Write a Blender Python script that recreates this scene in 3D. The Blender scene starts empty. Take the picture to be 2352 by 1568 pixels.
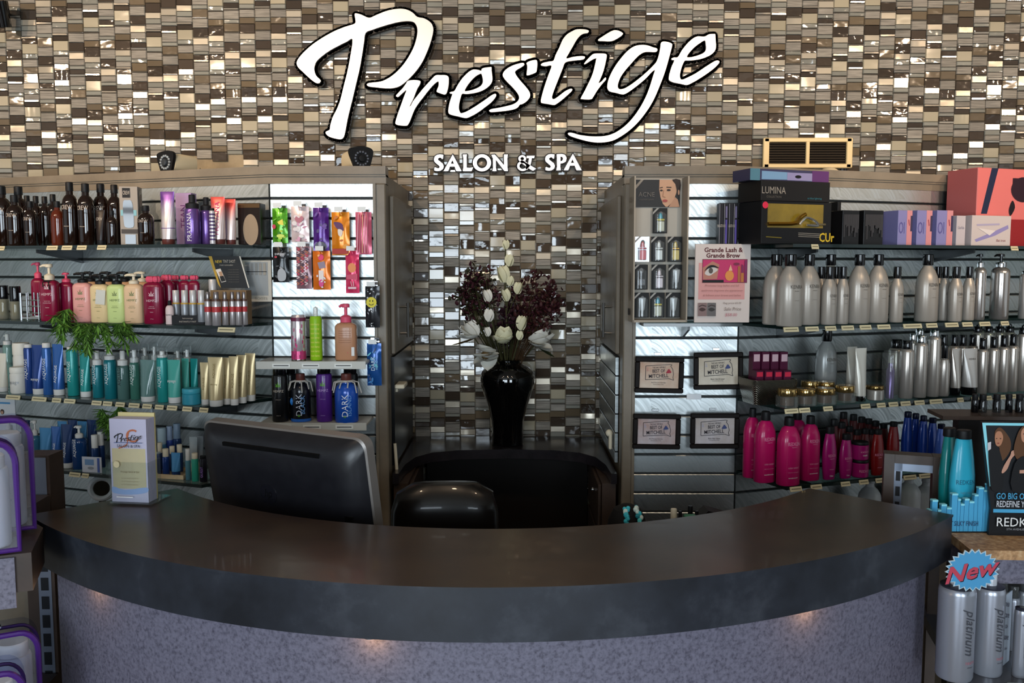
DAYE,SPE,DWE,SDE,EXPO=250,112,15,9,0.3
import bpy, math, random
from mathutils import Vector, Matrix
from mathutils.geometry import tessellate_polygon
R=random.Random(7)
C=bpy.context.scene.collection
pi=math.pi
# ---------------------------------------------------------------- camera model (2352 x 1568 frame)
F=2000.0; CZ=1.64; PIT=math.radians(4.97)
cp,sp=math.cos(PIT),math.sin(PIT)
def ray(px,py):
    x=(px-1176)/F; y=(py-784)/F
    return x, cp-y*sp, -(sp+y*cp)
def Py(px,py,Y):                      # point of a pixel on the vertical plane y=Y
    x,y,z=ray(px,py); t=Y/y
    return Vector((x*t,Y,CZ+z*t))
def Pz(px,py,Z):                      # point of a pixel on the level plane z=Z
    x,y,z=ray(px,py); t=(Z-CZ)/z
    return Vector((x*t,y*t,Z))
def zat(py,Y):
    yn=(py-784)/F
    return CZ-Y*(yn*cp+sp)/(cp-yn*sp)
def depth(y,z): return y*cp+(CZ-z)*sp
# ---------------------------------------------------------------- materials
def lin(h):
    if isinstance(h,tuple): return h
    h=h.lstrip('#'); v=[int(h[i:i+2],16)/255 for i in (0,2,4)]
    return tuple(c/12.92 if c<=.04045 else ((c+.055)/1.055)**2.4 for c in v)
MC={}
def M(h,rough=.4,metal=0,coat=0,spec=.28,name=None,emit=0):
    k=(h,rough,metal,coat,spec,emit)
    if k in MC: return MC[k]
    m=bpy.data.materials.new(name or 'paint_'+str(h).strip('#')); m.use_nodes=True
    b=m.node_tree.nodes['Principled BSDF']; c=lin(h)
    b.inputs['Base Color'].default_value=(*c,1); b.inputs['Roughness'].default_value=rough
    b.inputs['Metallic'].default_value=metal; b.inputs['Coat Weight'].default_value=coat
    b.inputs['Specular IOR Level'].default_value=spec
    if emit:
        b.inputs['Emission Color'].default_value=(*c,1); b.inputs['Emission Strength'].default_value=emit
    m.diffuse_color=(*c,1); MC[k]=m; return m
class NT:
    def __init__(s,m): s.t=m.node_tree; s.n=s.t.nodes; s.b=s.n.get('Principled BSDF')
    def new(s,ty,**kw):
        n=s.n.new(ty)
        for k,v in kw.items():
            if k.startswith('i_'): n.inputs[k[2:].replace('_',' ')].default_value=v
            else: setattr(n,k,v)
        return n
    def l(s,a,b): s.t.links.new(a,b)
def raw(name):
    m=bpy.data.materials.new(name); m.use_nodes=True; return m,NT(m)
def ramp(n,stops):
    r=n.new('ShaderNodeValToRGB'); e=r.color_ramp.elements
    while len(e)<len(stops): e.new(.5)
    for q,(p,c) in zip(e,stops): q.position=p; q.color=(*lin(c),1)
    return r
def clear(name,tint,amount=.8,rough=.05):      # clear plastic or glass: see-through with a sheen
    m,n=raw(name); n.n.remove(n.b); out=n.n['Material Output']
    t=n.new('ShaderNodeBsdfTransparent'); t.inputs[0].default_value=(*lin(tint),1)
    g=n.new('ShaderNodeBsdfPrincipled'); g.inputs['Base Color'].default_value=(*lin(tint),1); g.inputs['Roughness'].default_value=rough
    x=n.new('ShaderNodeMixShader'); y=n.new('ShaderNodeMixShader'); f=n.new('ShaderNodeFresnel',i_IOR=1.45); gl=n.new('ShaderNodeBsdfAnisotropic'); gl.inputs['Roughness'].default_value=rough
    ge=n.new('ShaderNodeNewGeometry'); fr=n.new('ShaderNodeMath',operation='SUBTRACT'); fr.inputs[0].default_value=1; n.l(ge.outputs['Backfacing'],fr.inputs[1])
    m1=n.new('ShaderNodeMath',operation='MULTIPLY'); n.l(f.outputs[0],m1.inputs[0]); n.l(fr.outputs[0],m1.inputs[1])
    m2=n.new('ShaderNodeMath',operation='MULTIPLY'); m2.inputs[1].default_value=1-amount; n.l(fr.outputs[0],m2.inputs[0])
    n.l(m1.outputs[0],x.inputs[0]); n.l(t.outputs[0],x.inputs[1]); n.l(gl.outputs[0],x.inputs[2]); n.l(m2.outputs[0],y.inputs[0]); n.l(x.outputs[0],y.inputs[1]); n.l(g.outputs[0],y.inputs[2]); n.l(y.outputs[0],out.inputs[0])
    return m
def tilemat(name,col,rough,metal=0,bump=0,bscale=20,var=.12,ridge=False,coat=0,spec=.5):
    m,n=raw(name); b=n.b; c=lin(col)
    geo=n.new('ShaderNodeNewGeometry'); hs=n.new('ShaderNodeHueSaturation'); hs.inputs['Color'].default_value=(*c,1)
    mr=n.new('ShaderNodeMapRange'); mr.inputs[3].default_value=1-var; mr.inputs[4].default_value=1+var
    n.l(geo.outputs['Random Per Island'],mr.inputs[0]); n.l(mr.outputs[0],hs.inputs['Value'])
    b.inputs['Roughness'].default_value=rough; b.inputs['Metallic'].default_value=metal; b.inputs['Coat Weight'].default_value=coat; b.inputs['Specular IOR Level'].default_value=spec
    tc=n.new('ShaderNodeTexCoord'); mp=n.new('ShaderNodeMapping'); n.l(tc.outputs['Object'],mp.inputs[0])
    if ridge: mp.inputs['Scale'].default_value=(12,12,260)
    else: mp.inputs['Scale'].default_value=(bscale,bscale,bscale*1.6)
    no=n.new('ShaderNodeTexNoise'); no.inputs['Scale'].default_value=1; no.inputs['Detail'].default_value=2 if ridge else .6; n.l(mp.outputs[0],no.inputs['Vector'])
    if ridge:
        rp=ramp(n,[(.3,(c[0]*.55,c[1]*.55,c[2]*.55)),(.7,(c[0]*1.2,c[1]*1.2,c[2]*1.2))]); n.l(no.outputs['Fac'],rp.inputs[0]); n.l(rp.outputs[0],hs.inputs['Color'])
    n.l(hs.outputs[0],b.inputs['Base Color'])
    if bump:
        bp=n.new('ShaderNodeBump'); bp.inputs['Strength'].default_value=bump; bp.inputs['Distance'].default_value=.004
        n.l(no.outputs['Fac'],bp.inputs['Height']); n.l(bp.outputs[0],b.inputs['Normal'])
    return m
def mottled(name,a,b_,scale,rough,detail=6,coat=0,c3=None):
    m,n=raw(name); tc=n.new('ShaderNodeTexCoord'); no=n.new('ShaderNodeTexNoise'); no.inputs['Scale'].default_value=scale; no.inputs['Detail'].default_value=detail
    no.inputs['Roughness'].default_value=.65
    n.l(tc.outputs['Object'],no.inputs['Vector']); st=[(.35,a),(.65,b_)]
    if c3: st=[(.3,a),(.52,b_),(.7,c3)]
    r=ramp(n,st); n.l(no.outputs['Fac'],r.inputs[0]); n.l(r.outputs[0],n.b.inputs['Base Color'])
    n.b.inputs['Roughness'].default_value=rough; n.b.inputs['Coat Weight'].default_value=coat
    return m
def slatmetal():
    m,n=raw('swirl_brushed_aluminium'); b=n.b; tc=n.new('ShaderNodeTexCoord'); sx=n.new('ShaderNodeSeparateXYZ'); n.l(tc.outputs['UV'],sx.inputs[0])
    def math_(op,a,v=None,w=None):
        q=n.new('ShaderNodeMath',operation=op)
        for i,z in enumerate((a,v,w)):
            if z is None: continue
            if isinstance(z,(int,float)): q.inputs[i].default_value=z
            else: n.l(z,q.inputs[i])
        return q.outputs[0]
    # overlapping quarter arcs left by the polishing head, one every 9 cm
    u=math_('DIVIDE',sx.outputs[0],.09); fr=math_('FRACT',u); cell=math_('FLOOR',u)
    x=math_('MULTIPLY',fr,.09); z=math_('MODULO',sx.outputs[1],.07)
    d=math_('SQRT',math_('ADD',math_('POWER',math_('ADD',x,.03),2),math_('POWER',math_('ADD',z,.045),2)))
    cm=n.new('ShaderNodeCombineXYZ'); n.l(math_('MULTIPLY',d,420),cm.inputs[0]); n.l(math_('MULTIPLY',cell,7.3),cm.inputs[1])
    no=n.new('ShaderNodeTexNoise'); no.inputs['Scale'].default_value=.35; no.inputs['Detail'].default_value=3; n.l(cm.outputs[0],no.inputs['Vector'])
    no2=n.new('ShaderNodeTexNoise'); no2.inputs['Scale'].default_value=9; n.l(tc.outputs['Object'],no2.inputs['Vector'])
    mx=math_('ADD',math_('MULTIPLY',no.outputs['Fac'],.75),math_('MULTIPLY',no2.outputs['Fac'],.25))
    r=ramp(n,[(.3,'999f9f'),(.7,'ced3d3')]); n.l(mx,r.inputs[0]); n.l(r.outputs[0],b.inputs['Base Color'])
    b.inputs['Metallic'].default_value=1
    mr=n.new('ShaderNodeMapRange'); mr.inputs[1].default_value=.3; mr.inputs[2].default_value=.7; mr.inputs[3].default_value=.46; mr.inputs[4].default_value=.32
    n.l(mx,mr.inputs[0]); n.l(mr.outputs[0],b.inputs['Roughness'])
    bp=n.new('ShaderNodeBump'); bp.inputs['Strength'].default_value=.04; bp.inputs['Distance'].default_value=.002; n.l(mx,bp.inputs['Height']); n.l(bp.outputs[0],b.inputs['Normal'])
    return m
# ---------------------------------------------------------------- text outlines
TC={}
def glyphs(s,shear=0,off=0):
    k=(s,shear,off)
    if k in TC: return TC[k]
    cu=bpy.data.curves.new('t','FONT'); cu.body=s; cu.resolution_u=2; cu.shear=shear; cu.offset=off; cu.align_x='CENTER'
    ob=bpy.data.objects.new('t',cu); C.objects.link(ob); dg=bpy.context.evaluated_depsgraph_get(); dg.update()
    me=bpy.data.meshes.new_from_object(ob.evaluated_get(dg))
    vs=[(v.co.x,v.co.y) for v in me.vertices]; fs=[tuple(p.vertices) for p in me.polygons]
    bpy.data.objects.remove(ob); bpy.data.curves.remove(cu); bpy.data.meshes.remove(me)
    if vs:
        x0=min(v[0] for v in vs); x1=max(v[0] for v in vs); y0=min(v[1] for v in vs); y1=max(v[1] for v in vs)
    else: x0=x1=y0=y1=0
    w=(x1-x0) or 1; h=(y1-y0) or 1
    vs=[((x-(x0+x1)/2)/h,(y-(y0+y1)/2)/h) for x,y in vs]     # height 1, centred
    TC[k]=(vs,fs,w/h); return TC[k]
# ---------------------------------------------------------------- mesh builder
class MB:
    def __init__(s): s.v=[]; s.f=[]; s.m=[]; s.mats=[]; s.sm=[]; s.uv=None
    def mi(s,m):
        if m not in s.mats: s.mats.append(m)
        return s.mats.index(m)
    def add(s,vs,fs,m,smooth=True):
        o=len(s.v); k=s.mi(m); s.v+= [tuple(v) for v in vs]
        for f in fs: s.f.append(tuple(i+o for i in f)); s.m.append(k); s.sm.append(smooth)
        return s
    def box(s,c,d,m,rot=None,bev=0):
        x,y,z=d[0]/2,d[1]/2,d[2]/2
        if bev:
            b=min(bev,x*.9,y*.9,z*.9)
            rings=[]
            for zz,i in ((-z,b),(-z+b,0),(z-b,0),(z,b)):
                X,Y=x-i,y-i; q=min(b,X*.9,Y*.9) if i==0 else b*.4
                rings.append([(-X+q,-Y,zz),(X-q,-Y,zz),(X,-Y+q,zz),(X,Y-q,zz),(X-q,Y,zz),(-X+q,Y,zz),(-X,Y-q,zz),(-X,-Y+q,zz)])
            vs=[p for r in rings for p in r]; n=8
            fs=[(i*n+j,i*n+(j+1)%n,(i+1)*n+(j+1)%n,(i+1)*n+j) for i in range(3) for j in range(n)]
            fs+=[tuple(range(n-1,-1,-1)),tuple(range(3*n,4*n))]
        else:
            vs=[(a,b,e) for a in (-x,x) for b in (-y,y) for e in (-z,z)]
            fs=[(0,1,3,2),(4,6,7,5),(0,4,5,1),(2,3,7,6),(0,2,6,4),(1,5,7,3)]
        c=Vector(c)
        if rot is not None: vs=[c+rot@Vector(v) for v in vs]
        else: vs=[c+Vector(v) for v in vs]
        return s.add(vs,fs,m,False)
    def loft(s,rings,m,seg=20,e=2,c=(0,0,0),smooth=True):   # rings (rx,ry,z[,dx,dy]); r=0 closes
        vs=[];idx=[]
        for r in rings:
            rx,ry,z=r[:3]; dx,dy=(tuple(r)+(0,0))[3:5] if len(r)!=4 else (r[3],0)
            if rx<1e-6 and ry<1e-6: idx.append(('p',len(vs))); vs.append((c[0]+dx,c[1]+dy,c[2]+z)); continue
            idx.append(('r',len(vs)))
            for i in range(seg):
                t=2*pi*i/seg; a,b=math.cos(t),math.sin(t); ee=r[5] if len(r)>5 else e
                x=math.copysign(abs(a)**(2/ee),a)*rx; y=math.copysign(abs(b)**(2/ee),b)*ry
                vs.append((c[0]+x+dx,c[1]+y+dy,c[2]+z))
        fs=[]
        for (k1,a),(k2,b) in zip(idx,idx[1:]):
            for i in range(seg):
                j=(i+1)%seg
                if k1=='r' and k2=='r': fs.append((a+i,a+j,b+j,b+i))
                elif k1=='p' and k2=='r': fs.append((a,b+j,b+i))
                elif k1=='r' and k2=='p': fs.append((a+i,a+j,b))
        if idx[0][0]=='r': fs.append(tuple(idx[0][1]+i for i in range(seg-1,-1,-1)))
        if idx[-1][0]=='r': fs.append(tuple(idx[-1][1]+i for i in range(seg)))
        return s.add(vs,fs,m,smooth)
    def lathe(s,prof,m,seg=20,ky=1,e=2,c=(0,0,0)): return s.loft([(r,r*ky,z) for r,z in prof],m,seg,e,c)
    def tube(s,pts,r,m,seg=8,closed=False):
        pts=[Vector(p) for p in pts]; n=len(pts); rr=r if isinstance(r,(list,tuple)) else [r]*n
        vs=[];fs=[];up=None
        for i,p in enumerate(pts):
            a=pts[i-1] if (i or closed) else p; b=pts[(i+1)%n] if (i<n-1 or closed) else p
            t=(b-a).normalized() if (b-a).length>1e-9 else Vector((0,0,1))
            if up is None:
                up=Vector((0,0,1)) if abs(t.z)<.9 else Vector((1,0,0))
            x=t.cross(up)
            if x.length<1e-6: x=t.cross(Vector((.3,.8,.1)))
            x.normalize(); y=x.cross(t).normalized(); up=y
            for k in range(seg):
                q=2*pi*k/seg; vs.append(p+x*math.cos(q)*rr[i]+y*math.sin(q)*rr[i])
        for i in range(n if closed else n-1):
            a=i*seg;b=((i+1)%n)*seg
            for k in range(seg):
                j=(k+1)%seg; fs.append((a+k,a+j,b+j,b+k))
        if not closed: fs+=[tuple(range(seg-1,-1,-1)),tuple((n-1)*seg+k for k in range(seg))]
        return s.add(vs,fs,m)
    def ball(s,c,r,m,seg=12,rings=7,sc=(1,1,1)):
        pr=[]
        for i in range(rings+1):
            t=-pi/2+pi*i/rings; pr.append((r*math.cos(t)*sc[0] if 0<i<rings else 0,r*math.cos(t)*sc[1] if 0<i<rings else 0,r*math.sin(t)*sc[2]))
        return s.loft(pr,m,seg,2,c)
    def poly(s,pts,fn,m,holes=()):              # flat filled outline, fn maps 2-D to 3-D
        loops=[pts]+list(holes); flat=[p for l in loops for p in l]
        tr=tessellate_polygon([[Vector((p[0],p[1],0)) for p in l] for l in loops])
        return s.add([fn(*p) for p in flat],tr,m,False)
    def prism(s,pts,fn,t0,t1,m,holes=(),side=None,sm=True):     # fn(x,y,t)
        loops=[pts]+list(holes); flat=[p for l in loops for p in l]
        tr=tessellate_polygon([[Vector((p[0],p[1],0)) for p in l] for l in loops])
        s.add([fn(*p,t0) for p in flat],tr,m,False); s.add([fn(*p,t1) for p in flat],[t[::-1] for t in tr],m,False)
        for l in loops:
            n=len(l); s.add([fn(*p,t0) for p in l]+[fn(*p,t1) for p in l],[(i,(i+1)%n,n+(i+1)%n,n+i) for i in range(n)],side or m,sm)
        return s
    def text(s,t,c,h,m,x=None,z=None,shear=0,off=0,maxw=None,sx=1):     # flat text in the plane spanned by x and z at c
        vs,fs,w=glyphs(t,shear,off); c=Vector(c); x=Vector(x or (1,0,0)); z=Vector(z or (0,0,1))
        k=h*sx
        if maxw and w*k>maxw: k=maxw/w
        return s.add([c+x*(a*k)+z*(b*h) for a,b in vs],fs,m,False)
    def wrap(s,t,zc,h,r,ky,m,vert=False,a0=0,maxw=1.5,off=0,shear=0,down=False,e=2,lift=.0006):          # text on a round body facing -y
        vs,fs,w=glyphs(t,shear,off); k=h
        if not vert and w*k>maxw*r: k=maxw*r/w
        out=[]
        for a,b in vs:
            X,Z=(a*k,b*h) if not vert else ((b*h,-a*h) if down else (-b*h,a*h))
            if e>2:
                x=max(-.97*r,min(.97*r,X+a0*r)); out.append((x,-ky*r*(1-abs(x/r)**e)**(1/e)-.0008,zc+Z)); continue
            an=X/r+a0; out.append(((r+lift)*math.sin(an),-(r*ky+lift)*math.cos(an),zc+Z))
        return s.add(out,fs,m,False)
    def build(s,name,parent=None,loc=None,sharp=35):
        me=bpy.data.meshes.new(name); me.from_pydata([tuple(v) for v in s.v],[],s.f)
        for m in s.mats: me.materials.append(m)
        me.polygons.foreach_set('material_index',s.m); me.polygons.foreach_set('use_smooth',s.sm)
        if s.uv: 
            l=me.uv_layers.new(name='UVMap')
            for lp in me.loops: l.data[lp.index].uv=s.uv(me.vertices[lp.vertex_index].co)
        me.validate(); me.update()
        try: me.set_sharp_from_angle(angle=math.radians(sharp))
        except Exception: pass
        o=bpy.data.objects.new(name,me); C.objects.link(o)
        if parent: o.parent=parent
        if loc: o.location=loc
        return o
def tag(o,label=None,cat=None,group=None,kind=None):
    if label: o['label']=label
    if cat: o['category']=cat
    if group: o['group']=group
    if kind: o['kind']=kind
    return o
def thing(name,label,cat,loc=(0,0,0),rz=0,group=None):
    o=bpy.data.objects.new(name,None); o.empty_display_size=.05; C.objects.link(o); o.location=loc; o.rotation_euler=(0,0,rz)
    return tag(o,label,cat,group)
def struct(name,mb): return tag(mb.build(name),kind='structure')
def smooth(pts,n=4,closed=True):
    out=[];N=len(pts)
    for i in range(N if closed else N-1):
        p0,p1,p2,p3=[Vector(pts[(i+k)%N] if closed else pts[max(0,min(N-1,i+k))]) for k in (-1,0,1,2)]
        for j in range(n):
            t=j/n; q=.5*((2*p1)+(p2-p0)*t+(2*p0-5*p1+4*p2-p3)*t*t+(3*p1-p0-3*p2+p3)*t**3); out.append(tuple(q))
    if not closed: out.append(tuple(pts[-1]))
    return out
def ell(cx,cy,rx,ry,n=28,a0=0,a1=2*pi): return [(cx+rx*math.cos(a0+(a1-a0)*i/n),cy+ry*math.sin(a0+(a1-a0)*i/n)) for i in range(n)]
def rot2(pts,a,c):
    s,k=math.sin(a),math.cos(a); return [(c[0]+(x-c[0])*k-(y-c[1])*s,c[1]+(x-c[0])*s+(y-c[1])*k) for x,y in pts]
class Card:                                # a flat printed face drawn in picture coordinates (x right, y down)
    def __init__(s,mb,x0,y0,x1,y1,w,h,y=-.0,z0=0,lift=.0004): s.mb,s.b,s.w,s.h,s.y,s.z0,s.l,s.k=mb,(x0,y0,x1,y1),w,h,y,z0,lift,0
    def pt(s,x,y,k=None):
        x0,y0,x1,y1=s.b; return Vector(((x-x0)/(x1-x0)*s.w-s.w/2,s.y-s.l*(k if k is not None else s.k),s.z0+(y1-y)/(y1-y0)*s.h))
    def up(s): s.k+=1
    def poly(s,pts,m,holes=()): s.k+=1; s.mb.poly(pts,lambda x,y: s.pt(x,y),m,holes); return s
    def rect(s,a,b,c,d,m): return s.poly([(a,b),(c,b),(c,d),(a,d)],m)
    def ell(s,cx,cy,rx,ry,m,rot=0): return s.poly(rot2(ell(cx,cy,rx,ry),rot,(cx,cy)),m)
    def line(s,pts,wd,m):
        s.k+=1
        for p,q in zip(pts,pts[1:]):
            dx,dy=q[0]-p[0],q[1]-p[1]; L=math.hypot(dx,dy) or 1; nx,ny=-dy/L*wd/2,dx/L*wd/2
            s.mb.add([s.pt(p[0]+nx,p[1]+ny),s.pt(q[0]+nx,q[1]+ny),s.pt(q[0]-nx,q[1]-ny),s.pt(p[0]-nx,p[1]-ny)],[(0,1,2,3)],m,False)
        return s
    def text(s,t,cx,cy,hh,m,maxw=None,shear=0,off=0,rot=0,sx=1):
        s.k+=1; x0,y0,x1,y1=s.b; ux=s.w/(x1-x0); uy=s.h/(y1-y0)
        xd=Vector((math.cos(rot),0,math.sin(rot))); zd=Vector((-math.sin(rot),0,math.cos(rot)))
        s.mb.text(t,s.pt(cx,cy),hh*uy,m,xd,zd,shear,off,maxw*ux if maxw else None,sx); return s
# ---------------------------------------------------------------- shared materials
BLK=M('121214',.5); MBLK=M('17171a',.6); GBLK=M('0b0b0d',.12,coat=.5); WHT=M('e9e7e2',.45); CRM=M('ded3ba',.5)
CHR=M('d9dadb',.12,1); INK=M('3c3b3d',.6); DINK=M('1a1a1c',.6); WINK=M('e8e8e6',.6); GOLD=M('c8963c',.2,1)
TAUPE=mottled('taupe_laminate','695e4e','7c705f',6,.45); BROWN=mottled('dark_brown_wood','33261d','43332a',9,.45)
DTOP=mottled('mottled_slate_laminate','22160e','322316',7,.29,coat=.06,c3='3a2c20'); DBAND=mottled('slate_edge_laminate','1a1d23','272b33',6,.38,c3='3f434b')
LAV=mottled('speckled_lavender_laminate','454250','6f6c7c',120,.5,c3='7b7888'); DARK=M('1b1817',.4); GREYM=M('8b8d8f',.35,.8)
SLAT=slatmetal(); GROOVE=M('2b2d2e',.5,.4)
GLASS=clear('shelf_glass','c4d6d2',.86,.03); GEDGE=M('14211f',.15,coat=.4); PLAS=clear('clear_plastic','f2f5f5',.94); ACR=clear('clear_acrylic','f8fafa',.985,.03)
TAGM=M('d9cba4',.55); TAGW=M('dcdcd6',.5)
# ---------------------------------------------------------------- the room
WY=3.75; XL,XR=-4.4,4.4; YBK=-3.4; ZC=3.25
g=MB(); g.box((0,.2,-.05),(XR-XL,8,.1),mottled('worn_brown_floor','4a3426','6b4c36',3,.4)); struct('floor',g)
g=MB(); g.box((0,.2,ZC+.05),(XR-XL,8,.1),M('b9b3a8',.8)); struct('ceiling',g)
g=MB(); g.box((XL-.05,.2,ZC/2),(.1,8,ZC),M('b5b2aa',.7)); struct('wall_left',g)
g=MB(); g.box((XR+.05,.2,ZC/2),(.1,8,ZC),M('b5b2aa',.7)); struct('wall_right',g)
WX0,WX1,WZ0,WZ1=-2.5,2.3,.5,2.72                     # shop window opening behind the viewer
g=MB(); wm=M('6a655c',.7)
g.box(((XL+WX0)/2,YBK,ZC/2),(WX0-XL,.12,ZC),wm); g.box(((XR+WX1)/2,YBK,ZC/2),(XR-WX1,.12,ZC),wm)
PX0,PX1=-.12,1.0
g.box(((PX0+PX1)/2,YBK,(WZ0+WZ1)/2),(PX1-PX0,.12,WZ1-WZ0),wm); g.box(((WX0+WX1)/2,YBK,WZ0/2),(WX1-WX0,.12,WZ0),wm); g.box(((WX0+WX1)/2,YBK,(ZC+WZ1)/2),(WX1-WX0,.12,ZC-WZ1),wm); struct('wall_front',g)
g=MB(); fm=M('26282a',.4,.6)
for x in (WX0+.03,-1.3,PX0-.03,PX1+.03,WX1-.03): g.box((x,YBK,(WZ0+WZ1)/2),(.07,.08,WZ1-WZ0),fm)
for z in (WZ0+.03,WZ1-.03,2.2): g.box(((WX0+WX1)/2,YBK,z),(WX1-WX0,.07,.06),fm)
struct('window_1',g)
for k_,sx_ in ((2,-1),(3,1)):                        # unseen side windows, frames only, added to brighten the angled panels
    g=MB(); xx=sx_*(XR-.02)
    for y in (-.6,.95,2.5): g.box((xx,y,1.45),(.05,.06,2.3),fm)
    for z in (.33,2.57): g.box((xx,.95,z),(.05,3.1,.06),fm)
    struct('window_%d'%k_,g)
# back wall: a mosaic of glass, stone and metal strips in columns
wb=MB(); wb.box((0,WY+.07,ZC/2),(XR-XL,.12,ZC),mottled('grey_brown_grout','86775f','a08f73',14,.8))
T={'w':tilemat('pearl_tile','c3b9a7',.2,.3,.35,14,.1),'d':tilemat('dark_glass_tile','443a31',.05,0,.4,30,.25,coat=.6),'s':tilemat('ridged_stone_tile','8e887e',.6,0,.5,1,.14,True,spec=.3),
   'o':tilemat('olive_glass_tile','695c4a',.08,0,.3,26,.15,coat=.5),'c':tilemat('cream_glass_tile','a59c86',.12,0,.1,18,.1,coat=.5),'m':tilemat('steel_strip_tile','b5aea3',.2,.7,.25,20,.1),
   'g':tilemat('grey_glass_tile','88877e',.06,0,.4,30,.15,coat=.7)}
SA=[('w',50),('m',9),('d',65),('s',68),('m',8),('o',62),('g',28),('s',66),('m',18),('d',36),('g',26),('s',47)]
SB=[('c',76),('d',35),('m',18),('s',40),('g',38),('w',45),('d',70),('o',48),('s',56),('m',7),('g',32)]
cw=.0655; K=.00056; col=0; x=-3.37
while x<3.3:
    z=.02-R.random()*.25; seq=SA if col%2 else SB; i=R.randrange(len(seq))
    while z<ZC:
        k,h=seq[i%len(seq)]; h=h*K*1.0; i+=1; z0,z1=z,z+h; z=z1
        if z1<.6 or z0>ZC-.01: continue
        px=1176+F*(x+cw/2)/3.75; pz0=z0
        if -1.42<x+cw/2<-1.13 and 2.035<z1<2.112: continue            # tiles missing here: bare wall shows
        if abs(x+cw/2+.93)<.0 : continue
        b=.0012; q=.003; th={'w':.011,'d':.009,'s':.0095,'o':.009,'c':.009,'m':.013,'g':.010}[k]+R.uniform(-.0006,.0006)
        X0,X1=x+.0007,x+cw-.0007; Z0,Z1=z0+.0005,z1-.0005; yb=WY+.012; yf=WY+.010-th
        tx,tz=R.gauss(0,.0005),R.gauss(0,.0004)
        if k=='w': tz=-abs(R.gauss(.0009,.0005))
        fr=[(X0+q,yf+tx+tz,Z0+b),(X1-q,yf-tx+tz,Z0+b),(X1-q,yf-tx-tz,Z1-b),(X0+q,yf+tx-tz,Z1-b)]
        bk=[(X0,yb,Z0),(X1,yb,Z0),(X1,yb,Z1),(X0,yb,Z1)]
        md=[(X0,yf+.003,Z0),(X1,yf+.003,Z0),(X1,yf+.003,Z1),(X0,yf+.003,Z1)]
        wb.add(fr+md+bk,[(0,1,2,3),(4,5,1,0),(5,6,2,1),(6,7,3,2),(7,4,0,3),(8,9,5,4),(9,10,6,5),(10,11,7,6),(11,8,4,7)],T[k],False)
    x+=cw; col+=1
struct('wall_back',wb)
# ---------------------------------------------------------------- display units either side of the niche
TH=math.radians(19.5); SN,CS=math.sin(TH),math.cos(TH); TOPZ=1.985; SZ={1:1.712,2:1.442,3:1.172,4:.908}
AL=Vector((-.846,3.1,0)); AR=Vector((.80,3.1,0)); UL=Vector((-CS,SN,0)); UR=Vector((CS,SN,0)); NL=Vector((-SN,-CS,0)); NR=Vector((SN,-CS,0))
XIL,XIR=-.44,.392
def slats(A,u,n,L,z0,z1,off=.0):
    g=MB(); A=A+n*off; z=z1
    g.add([A+n*.001+Vector((0,0,z0)),A+u*L+n*.001+Vector((0,0,z0)),A+u*L+n*.001+Vector((0,0,z1)),A+n*.001+Vector((0,0,z1))],[(0,1,2,3)],GROOVE,False)
    while z>z0+.02:
        b=max(z-.0675,z0); t=z-.0025
        vs=[]
        for s_ in (0,L):
            for (o,zz) in ((.002,b),(.011,b),(.013,b+.003),(.013,t-.003),(.011,t),(.002,t)): vs.append(A+u*s_+n*o+Vector((0,0,zz)))
        g.add(vs,[(i,i+1,6+i+1,6+i) for i in range(5)]+[(0,6,11,5),tuple(range(5,-1,-1)),tuple(range(6,12))],SLAT,False)
        z-=.07
    ua=u.copy(); A0=A.copy()
    g.uv=lambda co: ((co-A0).dot(ua)+3,co.z+.0005)
    return g
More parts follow.
